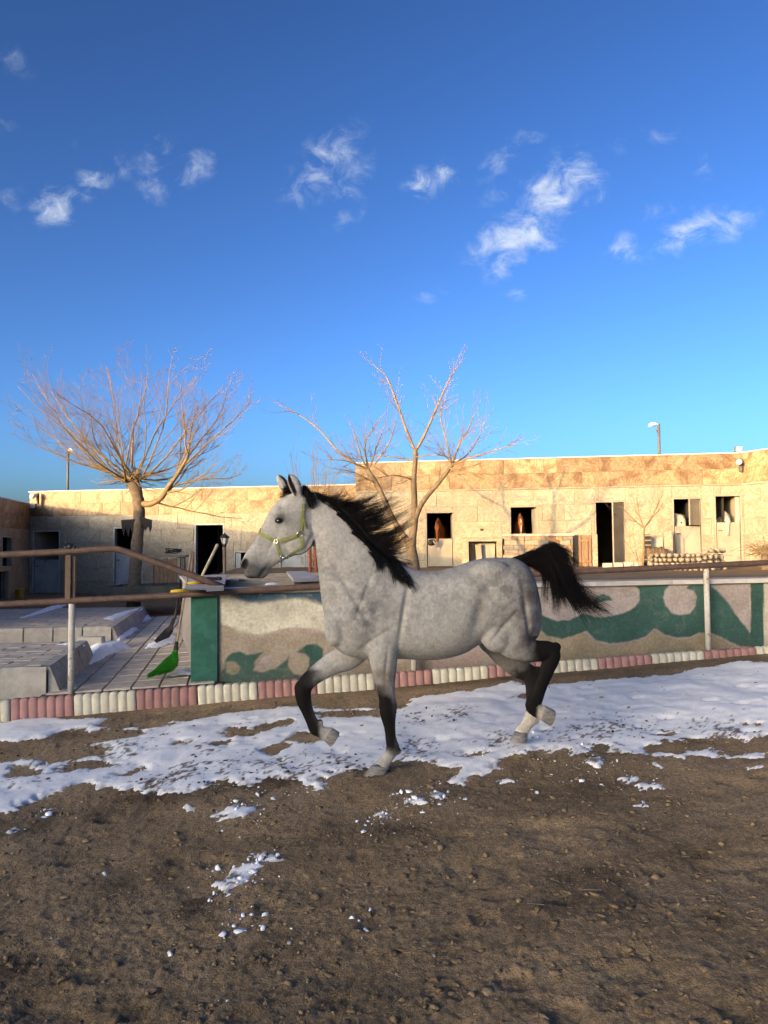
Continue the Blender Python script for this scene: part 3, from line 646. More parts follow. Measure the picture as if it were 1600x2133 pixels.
# ================================================================== tiled path and raised platforms
PZ = 0.10
path = empty('path', (-3.4, 9.2, 0)); path['kind'] = 'structure'
pd = Vector((-0.2, 1, 0)); 
def path_pt(u, v): return Vector((-3.80 + u, 8.66, PZ)) + pd * v + Vector((0, 0.111 * u, 0.045 * u))
mb = MB(); mb.add([path_pt(-0.05, -0.1) - Vector((0, 0, .02)), path_pt(1.95, -0.1) - Vector((0, 0, .02)), path_pt(1.95, 10) - Vector((0, 0, .02)), path_pt(-0.05, 10) - Vector((0, 0, .02))], [(0, 1, 2, 3)])
mb.local(path).build('joint_bed', M_joint, path)
rg = random.Random(8); tms = [MB().box((0, 0, -0.05), (0.294, 0.422, 0.0), 0.006).mesh('tile') for _ in range(1)]; tms[0].transform(Matrix.Shear('XZ', 4, (0.0, 0.0)) if False else Matrix(((1, -0.088, 0, 0), (0, 1, 0, 0), (0, 0, 1, 0), (0, 0, 0, 1)))); tms[0].materials.append(M_slab)
for j in range(21):
    for i in range(6):
        p = path_pt(0.31 * i + 0.004, 0.46 * j + 0.004); ob = link('paving_tile', tms[0], None, path, p - Vector((-3.4, 9.2, 0)) + Vector((0, 0, rg.uniform(-.004, .004))))
        ob.rotation_euler = (rg.uniform(-.008, .008), rg.uniform(-.01, .01) - 0.045, math.atan2(0.111, 1)); 
def platform(name, fr, fl, br, bl, zt, zb, label, prow, pcol):
    """raised bed of pavers edged with grey kerb stones; fr.. are XY corners"""
    fr, fl, br, bl = [Vector((*q, 0)) for q in (fr, fl, br, bl)]
    root = empty(name, fr, 0, label, 'platform')
    cs = [fl, fr, br, bl]; mb = MB()
    ins = lambda a, b, t: a.lerp(b, t)
    mb.add([(q.x, q.y, zb) for q in cs] + [(q.x, q.y, zt - 0.03) for q in cs], [(4, 5, 6, 7), (0, 1, 5, 4), (1, 2, 6, 5), (2, 3, 7, 6), (3, 0, 4, 7)])
    mb.local(root).build('joint_bed', M_joint, root)
    def edge(a, b, n, slope):
        d = (b - a); L_ = d.length; d = d / L_; nrm = Vector((d.y, -d.x, 0)); st_ = L_ / n
        for i in range(n):
            p = a + d * (i * st_); m2 = MB(); w = st_ - 0.022
            R = []
            for t in (0.0, 1.0):
                q = p + d * (0.006 + w * t); R.append([q + nrm * (0.02 + slope) + Vector((0, 0, zb - .05)), q + nrm * 0.03 + Vector((0, 0, zt - 0.03)), q + nrm * 0.005 + Vector((0, 0, zt + 0.012)), q - nrm * 0.10 + Vector((0, 0, zt + 0.012)), q - nrm * 0.1 + Vector((0, 0, zb - .05))])
            m2.rings(R).local(root).build('edge_stone', M_conc, root)
    edge(fl, fr, max(3, round((fr - fl).length / 0.5)), 0.015); edge(fr, br, max(3, round((br - fr).length / 0.5)), 0.13)
    pm = None; rg = random.Random(3)
    for j in range(prow):
        v0 = (j + 0.0) / prow
        a = fr.lerp(br, v0); b = fl.lerp(bl, v0); a2 = fr.lerp(br, (j + 1) / prow); dep = (a2 - a).length; row = (b - a); L_ = row.length; row = row / L_
        off = 0.12 + (0.5 * pcol if j % 2 else 0)
        u = 0.11; first = True
        while u < L_ - 0.06:
            w = (pcol if not first or j % 2 == 0 else pcol * 0.5); first = False
            w = min(w, L_ - u)
            if w > 0.05:
                key = round(w, 2)
                p = a + row * u; q = MB().box((0, 0.006, -0.04), (w - 0.020, dep - 0.014, 0.0), 0.005); ob = q.build('paver', M_slab, root)
                # local x runs along the row (towards the left), y towards the back
                ang = math.atan2(row.y, row.x); ob.rotation_euler = (math.pi, 0, ang); ob.rotation_euler = (0, 0, ang + math.pi); ob.location = p + row * (w - 0.004) - Vector(root.location) + Vector((0, 0, zt + rg.uniform(-.004, .004)))
            u += w
    return root
platform('paved_platform', (-3.82, 8.78), (-6.9, 8.44), (-4.36, 11.3), (-7.45, 10.95), 0.37, 0.08, 'nearer raised platform of grey pavers beside the tiled path', 12, 0.42)
platform('paved_platform', (-4.80, 13.6), (-10.2, 13.0), (-5.75, 18.4), (-11.1, 17.8), 0.335, 0.08, 'farther raised platform of grey pavers in front of the left tree', 20, 0.45)
# loose edge stone standing between the two platforms
pb = onz(190, 1352, 0.12); MB().box((-0.2, -0.08, -0.05), (0.2, 0.08, 0.2), 0.012).build('kerb_stone', M_conc, None, pb); tag(SC.objects['kerb_stone'], 'short loose grey kerb stone standing between the two platforms', 'kerb stone')
# ================================================================== the grey horse
# control points are read in a 2x enlargement of the photograph that starts at (460, 960); they are put on planes parallel
# to the animal's own vertical middle plane, which stands about 6 m away and is turned a little towards the camera
HA = RAD(10.0)
HN = Vector((math.sin(HA), -math.cos(HA), 0))                 # towards the near (left) side of the horse
HF = Vector((-math.cos(HA), -math.sin(HA), 0))                # the way it trots
HP = Vector((-0.05, 5.93, 0))
def H(cx, cy, lat=0.0): return onplane(460 + cx / 2, 960 + cy / 2, HP + HN * lat, HN)
def proj(V):
    """world points -> enlargement coordinates"""
    R = np.array(CAM_R); D = (V - np.array(CAM_O)) @ R; return 2 * (800 - FPX * D[:, 0] / D[:, 2] - 460), 2 * (1066.5 + FPX * D[:, 1] / D[:, 2] - 960)

def catmull(K, n):
    """smooth rows of control values through every station"""
    K = np.asarray(K, float); out = []
    m = len(K)
    for i in range(m - 1):
        p0, p1, p2, p3 = K[max(i - 1, 0)], K[i], K[i + 1], K[min(i + 2, m - 1)]
        for j in range(n):
            t = j / n; out.append(0.5 * ((2 * p1) + (-p0 + p2) * t + (2 * p0 - 5 * p1 + 4 * p2 - p3) * t * t + (-p0 + 3 * p1 - 3 * p2 + p3) * t ** 3))
    out.append(K[-1]); return np.array(out)
def loft_body(mb, st, M, N, ns=28, sub=5, lat0=0.0):
    """st: top x,y, bottom x,y, half width, widest height (-1 bottom..1 top), squareness"""
    R = []
    for r in catmull(st, sub):
        tx, ty, bx, by, w, sk, sq = r; a = M(tx, ty, lat0); b = M(bx, by, lat0); c = (a + b) / 2; h = (a - b) / 2; ring = []
        for k in range(ns):
            t = 2 * math.pi * k / ns; cs, sn = math.cos(t), math.sin(t)
            e = 2.0 / sq; vz = math.copysign(abs(cs) ** e, cs); vx = math.copysign(abs(sn) ** e, sn)
            z2 = vz; wid = w * vx * (1 + 0.35 * sk * vz)         # pear shape
            ring.append(c + h * z2 + N * wid)
        R.append(ring)
    mb.rings(R)
def loft_limb(mb, st, M, N, ns=16, sub=4):
    """st: x, y, lateral, half width in the plane (enlargement px), half width sideways (m)"""
    K = catmull(st, sub); C = [M(r[0], r[1], r[2]) for r in K]; R = []
    for i, r in enumerate(K):
        t = (C[min(i + 1, len(C) - 1)] - C[max(i - 1, 0)]).normalized(); u = N.cross(t).normalized()
        a = r[3] * 0.5 * (C[i] - CAM_O).dot(Vector((0, 1, 0))) / FPX if M is H else r[3] * 0.00186
        ring = [C[i] + u * (a * math.cos(2 * math.pi * k / ns)) + N * (r[4] * math.sin(2 * math.pi * k / ns)) for k in range(ns)]
        R.append(ring)
    mb.rings(R)
def blob(mb, M, N, cx, cy, lat, rx, ry, rl, ang=0.0, n=10):
    """flattened ball: rx, ry in enlargement px along ang, rl sideways in m"""
    c = M(cx, cy, lat); ex = (M(cx + 10 * math.cos(ang), cy + 10 * math.sin(ang), lat) - c) / 10; ey = (M(cx - 10 * math.sin(ang), cy + 10 * math.cos(ang), lat) - c) / 10
    R = []
    for i in range(n + 1):
        p = math.pi * (0.02 + 0.96 * i / n); R.append([c + ex * (rx * math.cos(p)) + (ey * (ry * math.cos(q)) + N * (rl * math.sin(q))) * math.sin(p) for q in [2 * math.pi * k / 14 for k in range(14)]])
    mb.rings(R)
HEAD = [(90, 415, 103, 470, .026, 0, 2.2), (97, 396, 122, 486, .043, .1, 2.3), (116, 366, 160, 488, .053, .15, 2.3), (140, 330, 192, 462, .049, .1, 2.3), (163, 290, 224, 436, .051, .2, 2.4), (184, 246, 262, 414, .062, .35, 2.4),
        (204, 208, 300, 398, .078, .5, 2.4), (228, 176, 335, 380, .090, .55, 2.4), (262, 148, 364, 352, .090, .5, 2.3), (306, 128, 382, 312, .080, .3, 2.2), (345, 120, 392, 270, .062, 0, 2.2), (372, 128, 395, 235, .045, 0, 2)]
NECK = [(352, 122, 372, 300, .058, -.1, 2), (392, 134, 392, 356, .066, -.25, 2), (470, 172, 404, 440, .078, -.35, 2), (555, 250, 415, 540, .100, -.4, 2), (628, 335, 428, 632, .142, -.4, 2), (695, 392, 462, 730, .185, -.4, 2), (770, 440, 560, 790, .2, -.3, 2)]
TRUNK = [(445, 590, 448, 700, .075, -.1, 2), (480, 540, 466, 765, .15, -.1, 2.1), (560, 450, 512, 806, .195, -.15, 2.2), (650, 398, 580, 822, .222, -.3, 2.2), (735, 420, 650, 832, .238, -.35, 2.2), (812, 452, 745, 824, .252, -.25, 2.25), (890, 459, 830, 828, .272, -.12, 2.25),
         (965, 444, 920, 824, .28, -.08, 2.25), (1035, 420, 1010, 800, .275, .0, 2.25), (1100, 405, 1085, 756, .268, .1, 2.3), (1170, 402, 1165, 740, .268, .12, 2.4), (1232, 409, 1240, 752, .242, .1, 2.4), (1282, 452, 1290, 756, .185, .05, 2.3), (1318, 560, 1318, 730, .105, 0, 2)]
def head_extras(mb, M, N):
    for s in (1, -1):
        blob(mb, M, N, 322, 322, s * .048, 66, 70, .036)                    # round cheek
        blob(mb, M, N, 250, 222, s * .066, 36, 24, .030, .35)               # brow over the eye
        blob(mb, M, N, 205, 318, s * .040, 60, 11, .016, 2.1)               # facial crest
        blob(mb, M, N, 108, 428, s * .030, 26, 22, .026, .9)                # nostril wing
    blob(mb, M, N, 175, 468, 0, 30, 20, .034, -.5); blob(mb, M, N, 122, 470, 0, 26, 20, .038, .3)
mb = MB()
loft_body(mb, HEAD, H, HN); loft_body(mb, NECK, H, HN); loft_body(mb, TRUNK, H, HN, 32)
head_extras(mb, H, HN)
for s in (1, -1):
    blob(mb, H, HN, 600, 640, s * .145, 100, 150, .085, .25)                # shoulder blade and point of shoulder
    blob(mb, H, HN, 690, 700, s * .165, 75, 95, .07, .2)                    # triceps
    blob(mb, H, HN, 478, 700, s * .085, 46, 75, .085, .1)                   # breast muscles
    blob(mb, H, HN, 1130, 470, s * .175, 90, 60, .085, .1)                  # hip
blob(mb, H, HN, 1215, 620, .150, 105, 150, .105, -.1); blob(mb, H, HN, 1215, 600, -.150, 100, 140, .105, -.1)      # haunches
blob(mb, H, HN, 1150, 735, .17, 62, 66, .075, .4); blob(mb, H, HN, 1130, 740, -.15, 60, 66, .07, .4)               # stifles
NF = [(690, 690, .170, 70, .06), (678, 790, .165, 66, .078), (680, 850, .150, 56, .068), (685, 920, .138, 43, .052), (692, 985, .130, 35, .041), (697, 1025, .130, 38, .043), (698, 1062, .130, 33, .037), (704, 1110, .130, 24.5, .026), (709, 1160, .130, 23, .025), (716, 1196, .130, 28, .031), (703, 1226, .130, 24, .028), (684, 1252, .130, 26, .031), (670, 1272, .130, 33, .036)]
FF = [(585, 740, -.150, 76, .06), (535, 808, -.145, 62, .07), (470, 842, -.135, 48, .057), (410, 880, -.130, 40, .047), (362, 920, -.128, 35, .040), (343, 955, -.126, 35, .042), (347, 1000, -.126, 31, .037), (361, 1042, -.126, 25, .027), (378, 1082, -.126, 24, .026), (396, 1115, -.126, 28, .031), (420, 1130, -.126, 24, .028), (444, 1139, -.126, 30, .032), (456, 1143, -.126, 34, .036)]
NH = [(1190, 640, .13, 110, .085), (1215, 740, .155, 84, .078), (1262, 786, .145, 55, .062), (1318, 792, .135, 45, .048), (1366, 790, .132, 39, .042), (1380, 815, .13, 37, .040), (1360, 868, .13, 33, .033), (1336, 932, .13, 28, .027), (1316, 985, .13, 30, .029), (1301, 1018, .13, 35, .034), (1316, 1042, .13, 27, .029), (1338, 1049, .13, 30, .031), (1350, 1053, .13, 35, .035)]
FH = [(1180, 620, -.13, 110, .08), (1150, 735, -.145, 74, .07), (1180, 800, -.14, 56, .06), (1235, 856, -.135, 46, .046), (1284, 888, -.132, 38, .040), (1300, 925, -.13, 35, .037), (1297, 980, -.13, 27, .027), (1298, 1030, -.13, 27, .027), (1293, 1068, -.13, 31, .031), (1273, 1100, -.13, 26, .028), (1258, 1122, -.13, 29, .032), (1254, 1132, -.13, 33, .036)]
for st in (NF, FF, NH, FH): loft_limb(mb, st, H, HN)
for (x, y, l, r) in ((340, 948, -.126, 34), (694, 1022, .13, 36)): blob(mb, H, HN, x, y, l, r, r * 1.05, .043)        # knees
blob(mb, H, HN, 1394, 776, .13, 24, 22, .026); blob(mb, H, HN, 1318, 880, -.13, 24, 26, .026)                     # points of hock
for (x, y, l) in ((738, 1208, .13), (414, 1092, -.126), (1326, 1010, .13), (1314, 1082, -.13)): blob(mb, H, HN, x, y, l, 13, 17, .018)   # ergots

def skin(mb, vox, iters, wfun=None):
    """close all the shapes into one continuous surface and relax it without shrinking"""
    me = mb.mesh('tmp'); ob = link('tmp', me); md = ob.modifiers.new('r', 'REMESH'); md.mode = 'VOXEL'; md.voxel_size = vox; md.adaptivity = 0
    ev = ob.evaluated_get(bpy.context.evaluated_depsgraph_get()).data
    n = len(ev.vertices); V = np.empty(n * 3, np.float32); ev.vertices.foreach_get('co', V); V = V.reshape(-1, 3).astype(float)
    F = np.array([tuple(p.vertices) for p in ev.polygons]); E = np.empty(len(ev.edges) * 2, np.int32); ev.edges.foreach_get('vertices', E); E = E.reshape(-1, 2)
    bpy.data.objects.remove(ob); bpy.data.meshes.remove(me)
    deg = np.bincount(E.ravel(), minlength=n).astype(float)[:, None]
    w = np.ones((n, 1)) if wfun is None else wfun(V)[:, None]
    for it in range(iters):
        for lam in (0.55, -0.56):
            S = np.zeros_like(V)
            for k in range(3): S[:, k] = np.bincount(E[:, 0], V[E[:, 1], k], n) + np.bincount(E[:, 1], V[E[:, 0], k], n)
            V = V + lam * w * (S / deg - V)
    return V, F
def wfun(V):
    cx, cy = proj(V); w = np.ones(len(V)); w[(cy > 880)] = 0.5; w[(cx < 350) & (cy < 500)] = 0.45; return w
HV, HFc = skin(mb, 0.0085, 22, wfun)
def relax(V, F, mask, it, lam=0.5):
    E = np.concatenate([F[:, [0, 1]], F[:, [1, 2]], F[:, [2, 3]], F[:, [3, 0]]]); n = len(V); deg = np.bincount(E.ravel(), minlength=n).astype(float)[:, None]
    for _ in range(it):
        S = np.zeros_like(V)
        for k in range(3): S[:, k] = np.bincount(E[:, 0], V[E[:, 1], k], n) + np.bincount(E[:, 1], V[E[:, 0], k], n)
        V = V + lam * mask[:, None] * (S / np.maximum(deg, 1) - V)
    return V
cx, cy = proj(HV)
HV = relax(HV, HFc, sstep(400, 520, cx) * sstep(860, 780, cy) * sstep(1330, 1290, cx), 14)          # blend the muscles of the trunk
HV = relax(HV, HFc, sstep(360, 300, cy + 0 * cx) * sstep(420, 360, cx) * 0.6, 3)
cx, cy = proj(HV); lat = (HV - np.array(HP)) @ np.array(HN)
# nostrils, mouth slit, eye sockets and a few grooves pressed into the surface
def press(x, y, rx, ry, ang, depth, side=None):
    c, s = math.cos(ang), math.sin(ang); u = ((cx - x) * c + (cy - y) * s) / rx; v = (-(cx - x) * s + (cy - y) * c) / ry
    return depth * np.exp(-(u * u + v * v) * 1.4)
nl = np.sign(lat)[:, None] * np.array(HN)[None]
dp = press(101, 430, 14, 24, 0.25, .030) + press(256, 238, 24, 16, .15, .012) + press(168, 470, 34, 5, -1.05, .008) + press(140, 486, 22, 5, .2, .006)
dp = dp + press(240, 285, 60, 18, 1.95, .006) + press(372, 330, 12, 50, .5, .010)
dp = dp + press(548, 560, 16, 190, -.55, .020) + press(762, 640, 14, 150, .15, .020) + press(655, 735, 12, 80, 1.0, .014) + press(600, 560, 12, 120, .35, .012) + press(520, 740, 12, 60, -.4, .014) + press(690, 850, 8, 70, .1, .010)     # edge of the shoulder, behind the elbow
dp = dp + press(1080, 640, 34, 110, .25, .030) + press(1275, 640, 12, 130, -.15, .018) + press(1180, 690, 12, 90, .7, .014) + press(1130, 560, 20, 60, -.5, .012) + press(300, 330, 8, 60, 1.1, .008) + press(225, 335, 8, 60, .65, .007)                                       # hollow of the flank, groove of the thigh
dp = dp + press(430, 430, 16, 130, -.12, .010)                                                                               # jugular groove
ok = np.abs(lat) > 0.012
HV = HV - nl * (dp * ok)[:, None]
# ------------------------------------------------------------------ coat, per point
cx, cy = proj(HV); lat = (HV - np.array(HP)) @ np.array(HN); q = HV @ np.array(HF)
n1 = fbm(q * 9, HV[:, 2] * 9, 0, 4); n2 = fbm(q * 26, HV[:, 2] * 26, 3, 3); n3 = fbm(q * 3.2, HV[:, 2] * 3.2, 5, 3); fine = fbm(q * 70, HV[:, 2] * 70, 2, 2)
G = np.array((0.335, 0.32, 0.294)); coat = np.tile(G, (len(HV), 1)) * (1 + 0.16 * n3 + 0.12 * n1)[:, None]
def bl(x, y, rx, ry, ang=0.0):
    c, s = math.cos(ang), math.sin(ang); u = ((cx - x) * c + (cy - y) * s) / rx; v = (-(cx - x) * s + (cy - y) * c) / ry; return np.exp(-(u * u + v * v))
def dye(a, c):
    global coat
    a = np.clip(a, 0, 1)[:, None]; coat = coat * (1 - a) + np.array(c) * a
GREY, BROWN, BLACK, SOCK = (0.125, 0.122, 0.122), (0.10, 0.08, 0.068), (0.008, 0.007, 0.0065), (0.44, 0.40, 0.34)
body = (cy < 860)
n4 = fbm(q * 21 + 7, HV[:, 2] * 21, 4, 3); dap = 0.35 + 0.65 * sstep(-0.42, 0.42, n4 + 0.35 * n1 + 0.25 * n2)                                     # dapple network
dye((0.62 * bl(590, 650, 110, 150) + 0.6 * bl(1170, 500, 190, 130) + .75 * bl(1265, 610, 80, 170) + .40 * bl(840, 600, 330, 170) + .42 * bl(470, 480, 60, 160) + .3 * bl(640, 480, 90, 120)) * dap * body, GREY)
dye(.55 * bl(1235, 600, 90, 200) * sstep(-.3, .5, n4 + .4 * n1) * body, (.15, .13, .115)); dye(.85 * bl(1250, 730, 60, 90, .2) * sstep(-.45, .45, n1 + .3 * n2) * body, BROWN); dye(.6 * bl(1290, 560, 40, 80) * sstep(-.4, .4, n1) * body, BROWN); dye(.5 * bl(1085, 600, 40, 70) * (.6 + n1) * body, (.14, .125, .105))
dye((.6 * bl(405, 400, 34, 70) + .35 * bl(430, 540, 40, 110) + .3 * bl(455, 690, 40, 70)) * (0.6 + n1), GREY)
dye(.28 * bl(900, 470, 260, 26) + .3 * bl(1130, 420, 200, 30), GREY)
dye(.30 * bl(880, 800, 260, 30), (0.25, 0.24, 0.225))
# head: dark muzzle, eye rims, greyer cheeks
hd = (cx < 395)
dye(hd * (.95 * bl(108, 450, 58, 56) + .7 * bl(150, 468, 60, 36)), (0.085, 0.083, 0.084)); dye(hd * .8 * bl(180, 455, 12, 40, .5), (0.05, 0.045, 0.045))
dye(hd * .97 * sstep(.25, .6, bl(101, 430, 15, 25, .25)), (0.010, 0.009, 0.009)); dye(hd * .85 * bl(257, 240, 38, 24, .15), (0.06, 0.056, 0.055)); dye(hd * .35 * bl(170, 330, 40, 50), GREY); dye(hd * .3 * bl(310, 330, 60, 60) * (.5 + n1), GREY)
dye(hd * (.9 * bl(170, 472, 34, 4, -1.05) + .9 * bl(140, 488, 24, 4, .2)), (0.02, 0.018, 0.018)); dye(hd * .5 * bl(246, 196, 8, 12), GREY)
# legs
nf = (lat > 0.04) & (cx > 590) & (cx < 770) & (cy > 780); ff = (cx < 600) & (cy > 740) & (lat < 0.02); nh = (cx > 1180) & (lat > 0.0) & (cy > 730); fh = (cx > 1080) & (lat < -0.03) & (cy > 760)
wv = 40 * n1
dye(nf * .75 * sstep(830, 930, cy + wv) * (.75 + .6 * n1), (0.13, 0.105, 0.09)); dye(nf * sstep(945, 1010, cy + 1.2 * wv + (690 - cx) * .6), BLACK); dye(nf * .6 * bl(728, 930, 14, 90) , (.25, .23, .21)); dye(nf * .5 * bl(735, 1120, 10, 90), (.2, .17, .15)); dye(nf * sstep(1195, 1240, cy + wv * .5), (0.34, 0.315, 0.28))
dye(ff * .8 * sstep(440, 380, cx + wv) * sstep(860, 880, cy), BLACK); dye(ff * sstep(410, 345, cx + wv * .6), BLACK); dye(ff * sstep(930, 960, cy), BLACK); dye(ff * .5 * bl(395, 1045, 14, 50, -.3), (.22, .17, .15)); dye(ff * sstep(402, 425, cx + wv * .2) * (cy > 1085), (0.33, 0.31, 0.27))
dye(nh * sstep(1270, 1330, cx + wv + .25 * (cy - 780)), BLACK); dye(nh * sstep(815, 850, cy), BLACK); dye(nh * sstep(1310, 1326, cx + wv * .2) * (cy > 1005) * (cy > 1028 - (cx - 1310) * .6), (0.36, 0.325, 0.265))
dye(fh * sstep(755, 800, cy + wv) * .75, (0.09, 0.082, 0.08)); dye(fh * sstep(835, 890, cy + wv + (cx - 1240) * .7), (0.016, 0.014, 0.014)); dye(fh * sstep(1035, 1050, cy + wv * .2), SOCK)
coat *= (1 + 0.26 * fine + 0.16 * n2)[:, None]
def fur_mat():
    m = mat('horse_coat', (1, 1, 1), 0.7, var=0.14, scale=60, attr='col', bump=0.3, bscale=220, bdist=0.003, stretch=(1, 1, 0.5), rnd=-1, spec=0.08); m.node_tree.nodes['Principled BSDF'].inputs['Sheen Weight'].default_value = 0.0; return m
M_coat = fur_mat()
g0 = H(680, 1318, 0.13); HROOT = Vector((HP.x + 0.5, HP.y + 0.1, float(arena_z(0.45, 6.0))))
horse = empty('horse', HROOT, 0, 'dapple grey horse with black mane and tail trotting left across the snow', 'horse')
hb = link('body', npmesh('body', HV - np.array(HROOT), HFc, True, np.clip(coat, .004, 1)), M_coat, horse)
HBVH = BVHTree.FromPolygons([Vector(v) for v in HV], [tuple(f) for f in HFc])
# ------------------------------------------------------------------ hooves
M_hoof = mat('hoof_horn', (0.22, 0.205, 0.185), 0.6, c2=(0.11, 0.10, 0.09), scale=18, bump=0.4, bscale=60, stretch=(1, 1, 3), spec=0.3)
def hoof(c0, c1, toe, r0, r1, lat):
    """coronet centre c0 and sole centre c1 in enlargement px, toe direction, in-plane half lengths (px), lateral half widths"""
    a = H(*c0, lat); b = H(*c1, lat); k = 0.5 * 6.0 / FPX; td = (H(c1[0] + toe[0], c1[1] + toe[1], lat) - b).normalized(); R = []
    for t, c, ra, rl in ((0, a, r0 * .86, .034), (0.06, a.lerp(b, .05), r0, .039), (.5, a.lerp(b, .5), (r0 + r1) / 2, .046), (.95, a.lerp(b, .95), r1, .053), (1.0, b, r1 * .97, .052)):
        cc = c + td * (r1 - r0) * k * 0.35 * t; ring = []
        for j in range(20):
            an = 2 * math.pi * j / 20; e = ra * k * math.cos(an); e = e if e > 0 else e * 0.85; ring.append(cc + td * e + HN * (rl * math.sin(an)))
        R.append(ring)
    ob = MB().rings(R).local(horse).build('hoof', M_hoof, horse); auto_smooth(ob, 55)
hoof((664, 1270), (652, 1312), (-50, 0), 38, 52, .13)
hoof((446, 1134), (478, 1157), (-22, 34), 33, 37, -.126)
hoof((1340, 1046), (1382, 1068), (-12, 40), 33, 36, .13)
hoof((1254, 1128), (1246, 1168), (-40, 0), 31, 41, -.13)
# ------------------------------------------------------------------ ears, eyes
M_ear = mat('ear_skin', (0.34, 0.33, 0.32), 0.8, c2=(0.2, 0.19, 0.185), scale=20, bump=0.2, rnd=-1)
M_earin = mat('ear_inside', (0.13, 0.105, 0.095), 0.9, var=0.4, scale=24, bump=0.3, rnd=-1)
def ear(base, tip, width, lat, curl):
    a = H(*base, lat); t = H(*tip, lat * 0.9); ax = (t - a); L_ = ax.length; ax /= L_; side = HN.cross(ax).normalized(); k = 0.5 * 6.0 / FPX; R = []; R2 = []
    op = (HN * math.cos(curl) + side * math.sin(curl)).normalized(); sd = ax.cross(op).normalized()           # op: direction the opening faces
    for i in range(11):
        s = i / 10; w = width * k * (0.62 + 1.5 * s - 0.6 * s * s) * (1 - s ** 2.6) ** 0.8 + 0.0015; c = a + ax * (L_ * s) + sd * (0.01 * math.sin(s * 3)); r = []; r2 = []
        for j in range(13):
            an = math.pi * (0.5 + 0.10 + 1.80 * j / 12 ) + 0.0; an = math.pi * (0.14 + 1.72 * j / 12); r.append(c + op * (w * math.cos(an) * .75) + sd * (w * math.sin(an))); r2.append(c + op * (w * math.cos(an) * .75 * .8) + sd * (w * math.sin(an) * .8))
        R.append(r); R2.append(r2)
    ob = MB().rings(R, cap=False, closed=False).local(horse).build('ear', M_ear, horse, smooth=True)
    MB().rings(R2, cap=False, closed=False).local(horse).build('ear_lining', M_earin, ob, smooth=True)
ear((326, 150), (283, 54), 25, .055, 0.75); ear((275, 128), (235, 58), 22, -.055, -.9)
M_eye = mat('eye_ball', (0.006, 0.005, 0.005), 0.08, var=0.1, bump=0, spec=0.6)
M_lid = mat('eye_lid', (0.05, 0.046, 0.045), 0.6, var=0.2, bump=0.2)
for s in (1, -1):
    hit = HBVH.ray_cast(H(257, 238, s * 0.6), HN * -s)[0] or H(257, 238, s * .085)
    c = hit - HN * (s * 0.008) ; R = []
    for i in range(9):
        p = math.pi * i / 8; R.append([c + HF * (0.029 * math.cos(q)) * math.sin(p) + Vector((0, 0, .0225 * math.sin(q))) * math.sin(p) + HN * (s * .021 * math.cos(p)) for q in [2 * math.pi * j / 14 for j in range(14)]])
    ob = MB().rings(R).local(horse).build('eye', M_eye, horse, smooth=True)
    lid = [c + HF * (.031 * math.cos(q)) + Vector((0, 0, (.021 if math.sin(q) > 0 else .018) * math.sin(q))) + HN * (s * (.012 + .004 * math.sin(q))) for q in [2 * math.pi * j / 20 for j in range(21)]]
    MB().tube(lid, .0058, 6).local(horse).build('eyelid', M_lid, ob, smooth=True)
# ------------------------------------------------------------------ hair
M_hair = mat('black_hair', (0.005, 0.0045, 0.005), 0.65, c2=(0.009, 0.008, 0.008), scale=40, bump=0, rnd=-1, spec=0.06)
class Hair:
    def __init__(s): s.V = []; s.F = []; s.n = 0
    def strand(s, pts, r0, r1=0.0006):
        pts = np.asarray(pts, float); m = len(pts); t = np.gradient(pts, axis=0); t /= np.linalg.norm(t, axis=1)[:, None] + 1e-9
        a = np.cross(t, (0.3, 1, 0.2)); a /= np.linalg.norm(a, axis=1)[:, None] + 1e-9; b = np.cross(t, a); r = (r0 + (r1 - r0) * np.linspace(0, 1, m) ** 1.3)[:, None]
        ring = np.stack([pts + r * (a * math.cos(q) + b * math.sin(q)) for q in (0, 2.094, 4.189)], 1).reshape(-1, 3); s.V.append(ring)
        i = np.arange(m - 1)[:, None] * 3; k = np.arange(3)[None]; k2 = (k + 1) % 3
        s.F.append(np.stack([i + k, i + k2, i + 3 + k2, i + 3 + k], -1).reshape(-1, 4) + s.n); s.n += m * 3
    def build(s, name, m, parent, col=None): return link(name, npmesh(name, np.concatenate(s.V) - np.array(parent.location), np.concatenate(s.F), True, col), m, parent)
rg = np.random.RandomState(11)
def bez(a, b, c, d, n=10):
    t = np.linspace(0, 1, n)[:, None]; return (1 - t) ** 3 * a + 3 * (1 - t) ** 2 * t * b + 3 * (1 - t) * t * t * c + t ** 3 * d
def interp(K, t):
    K = np.asarray(K, float); x = np.linspace(0, 1, len(K)); return np.array([np.interp(t, x, K[:, j]) for j in range(K.shape[1])])
def hv(c, l): return np.array(H(c[0], c[1], l))
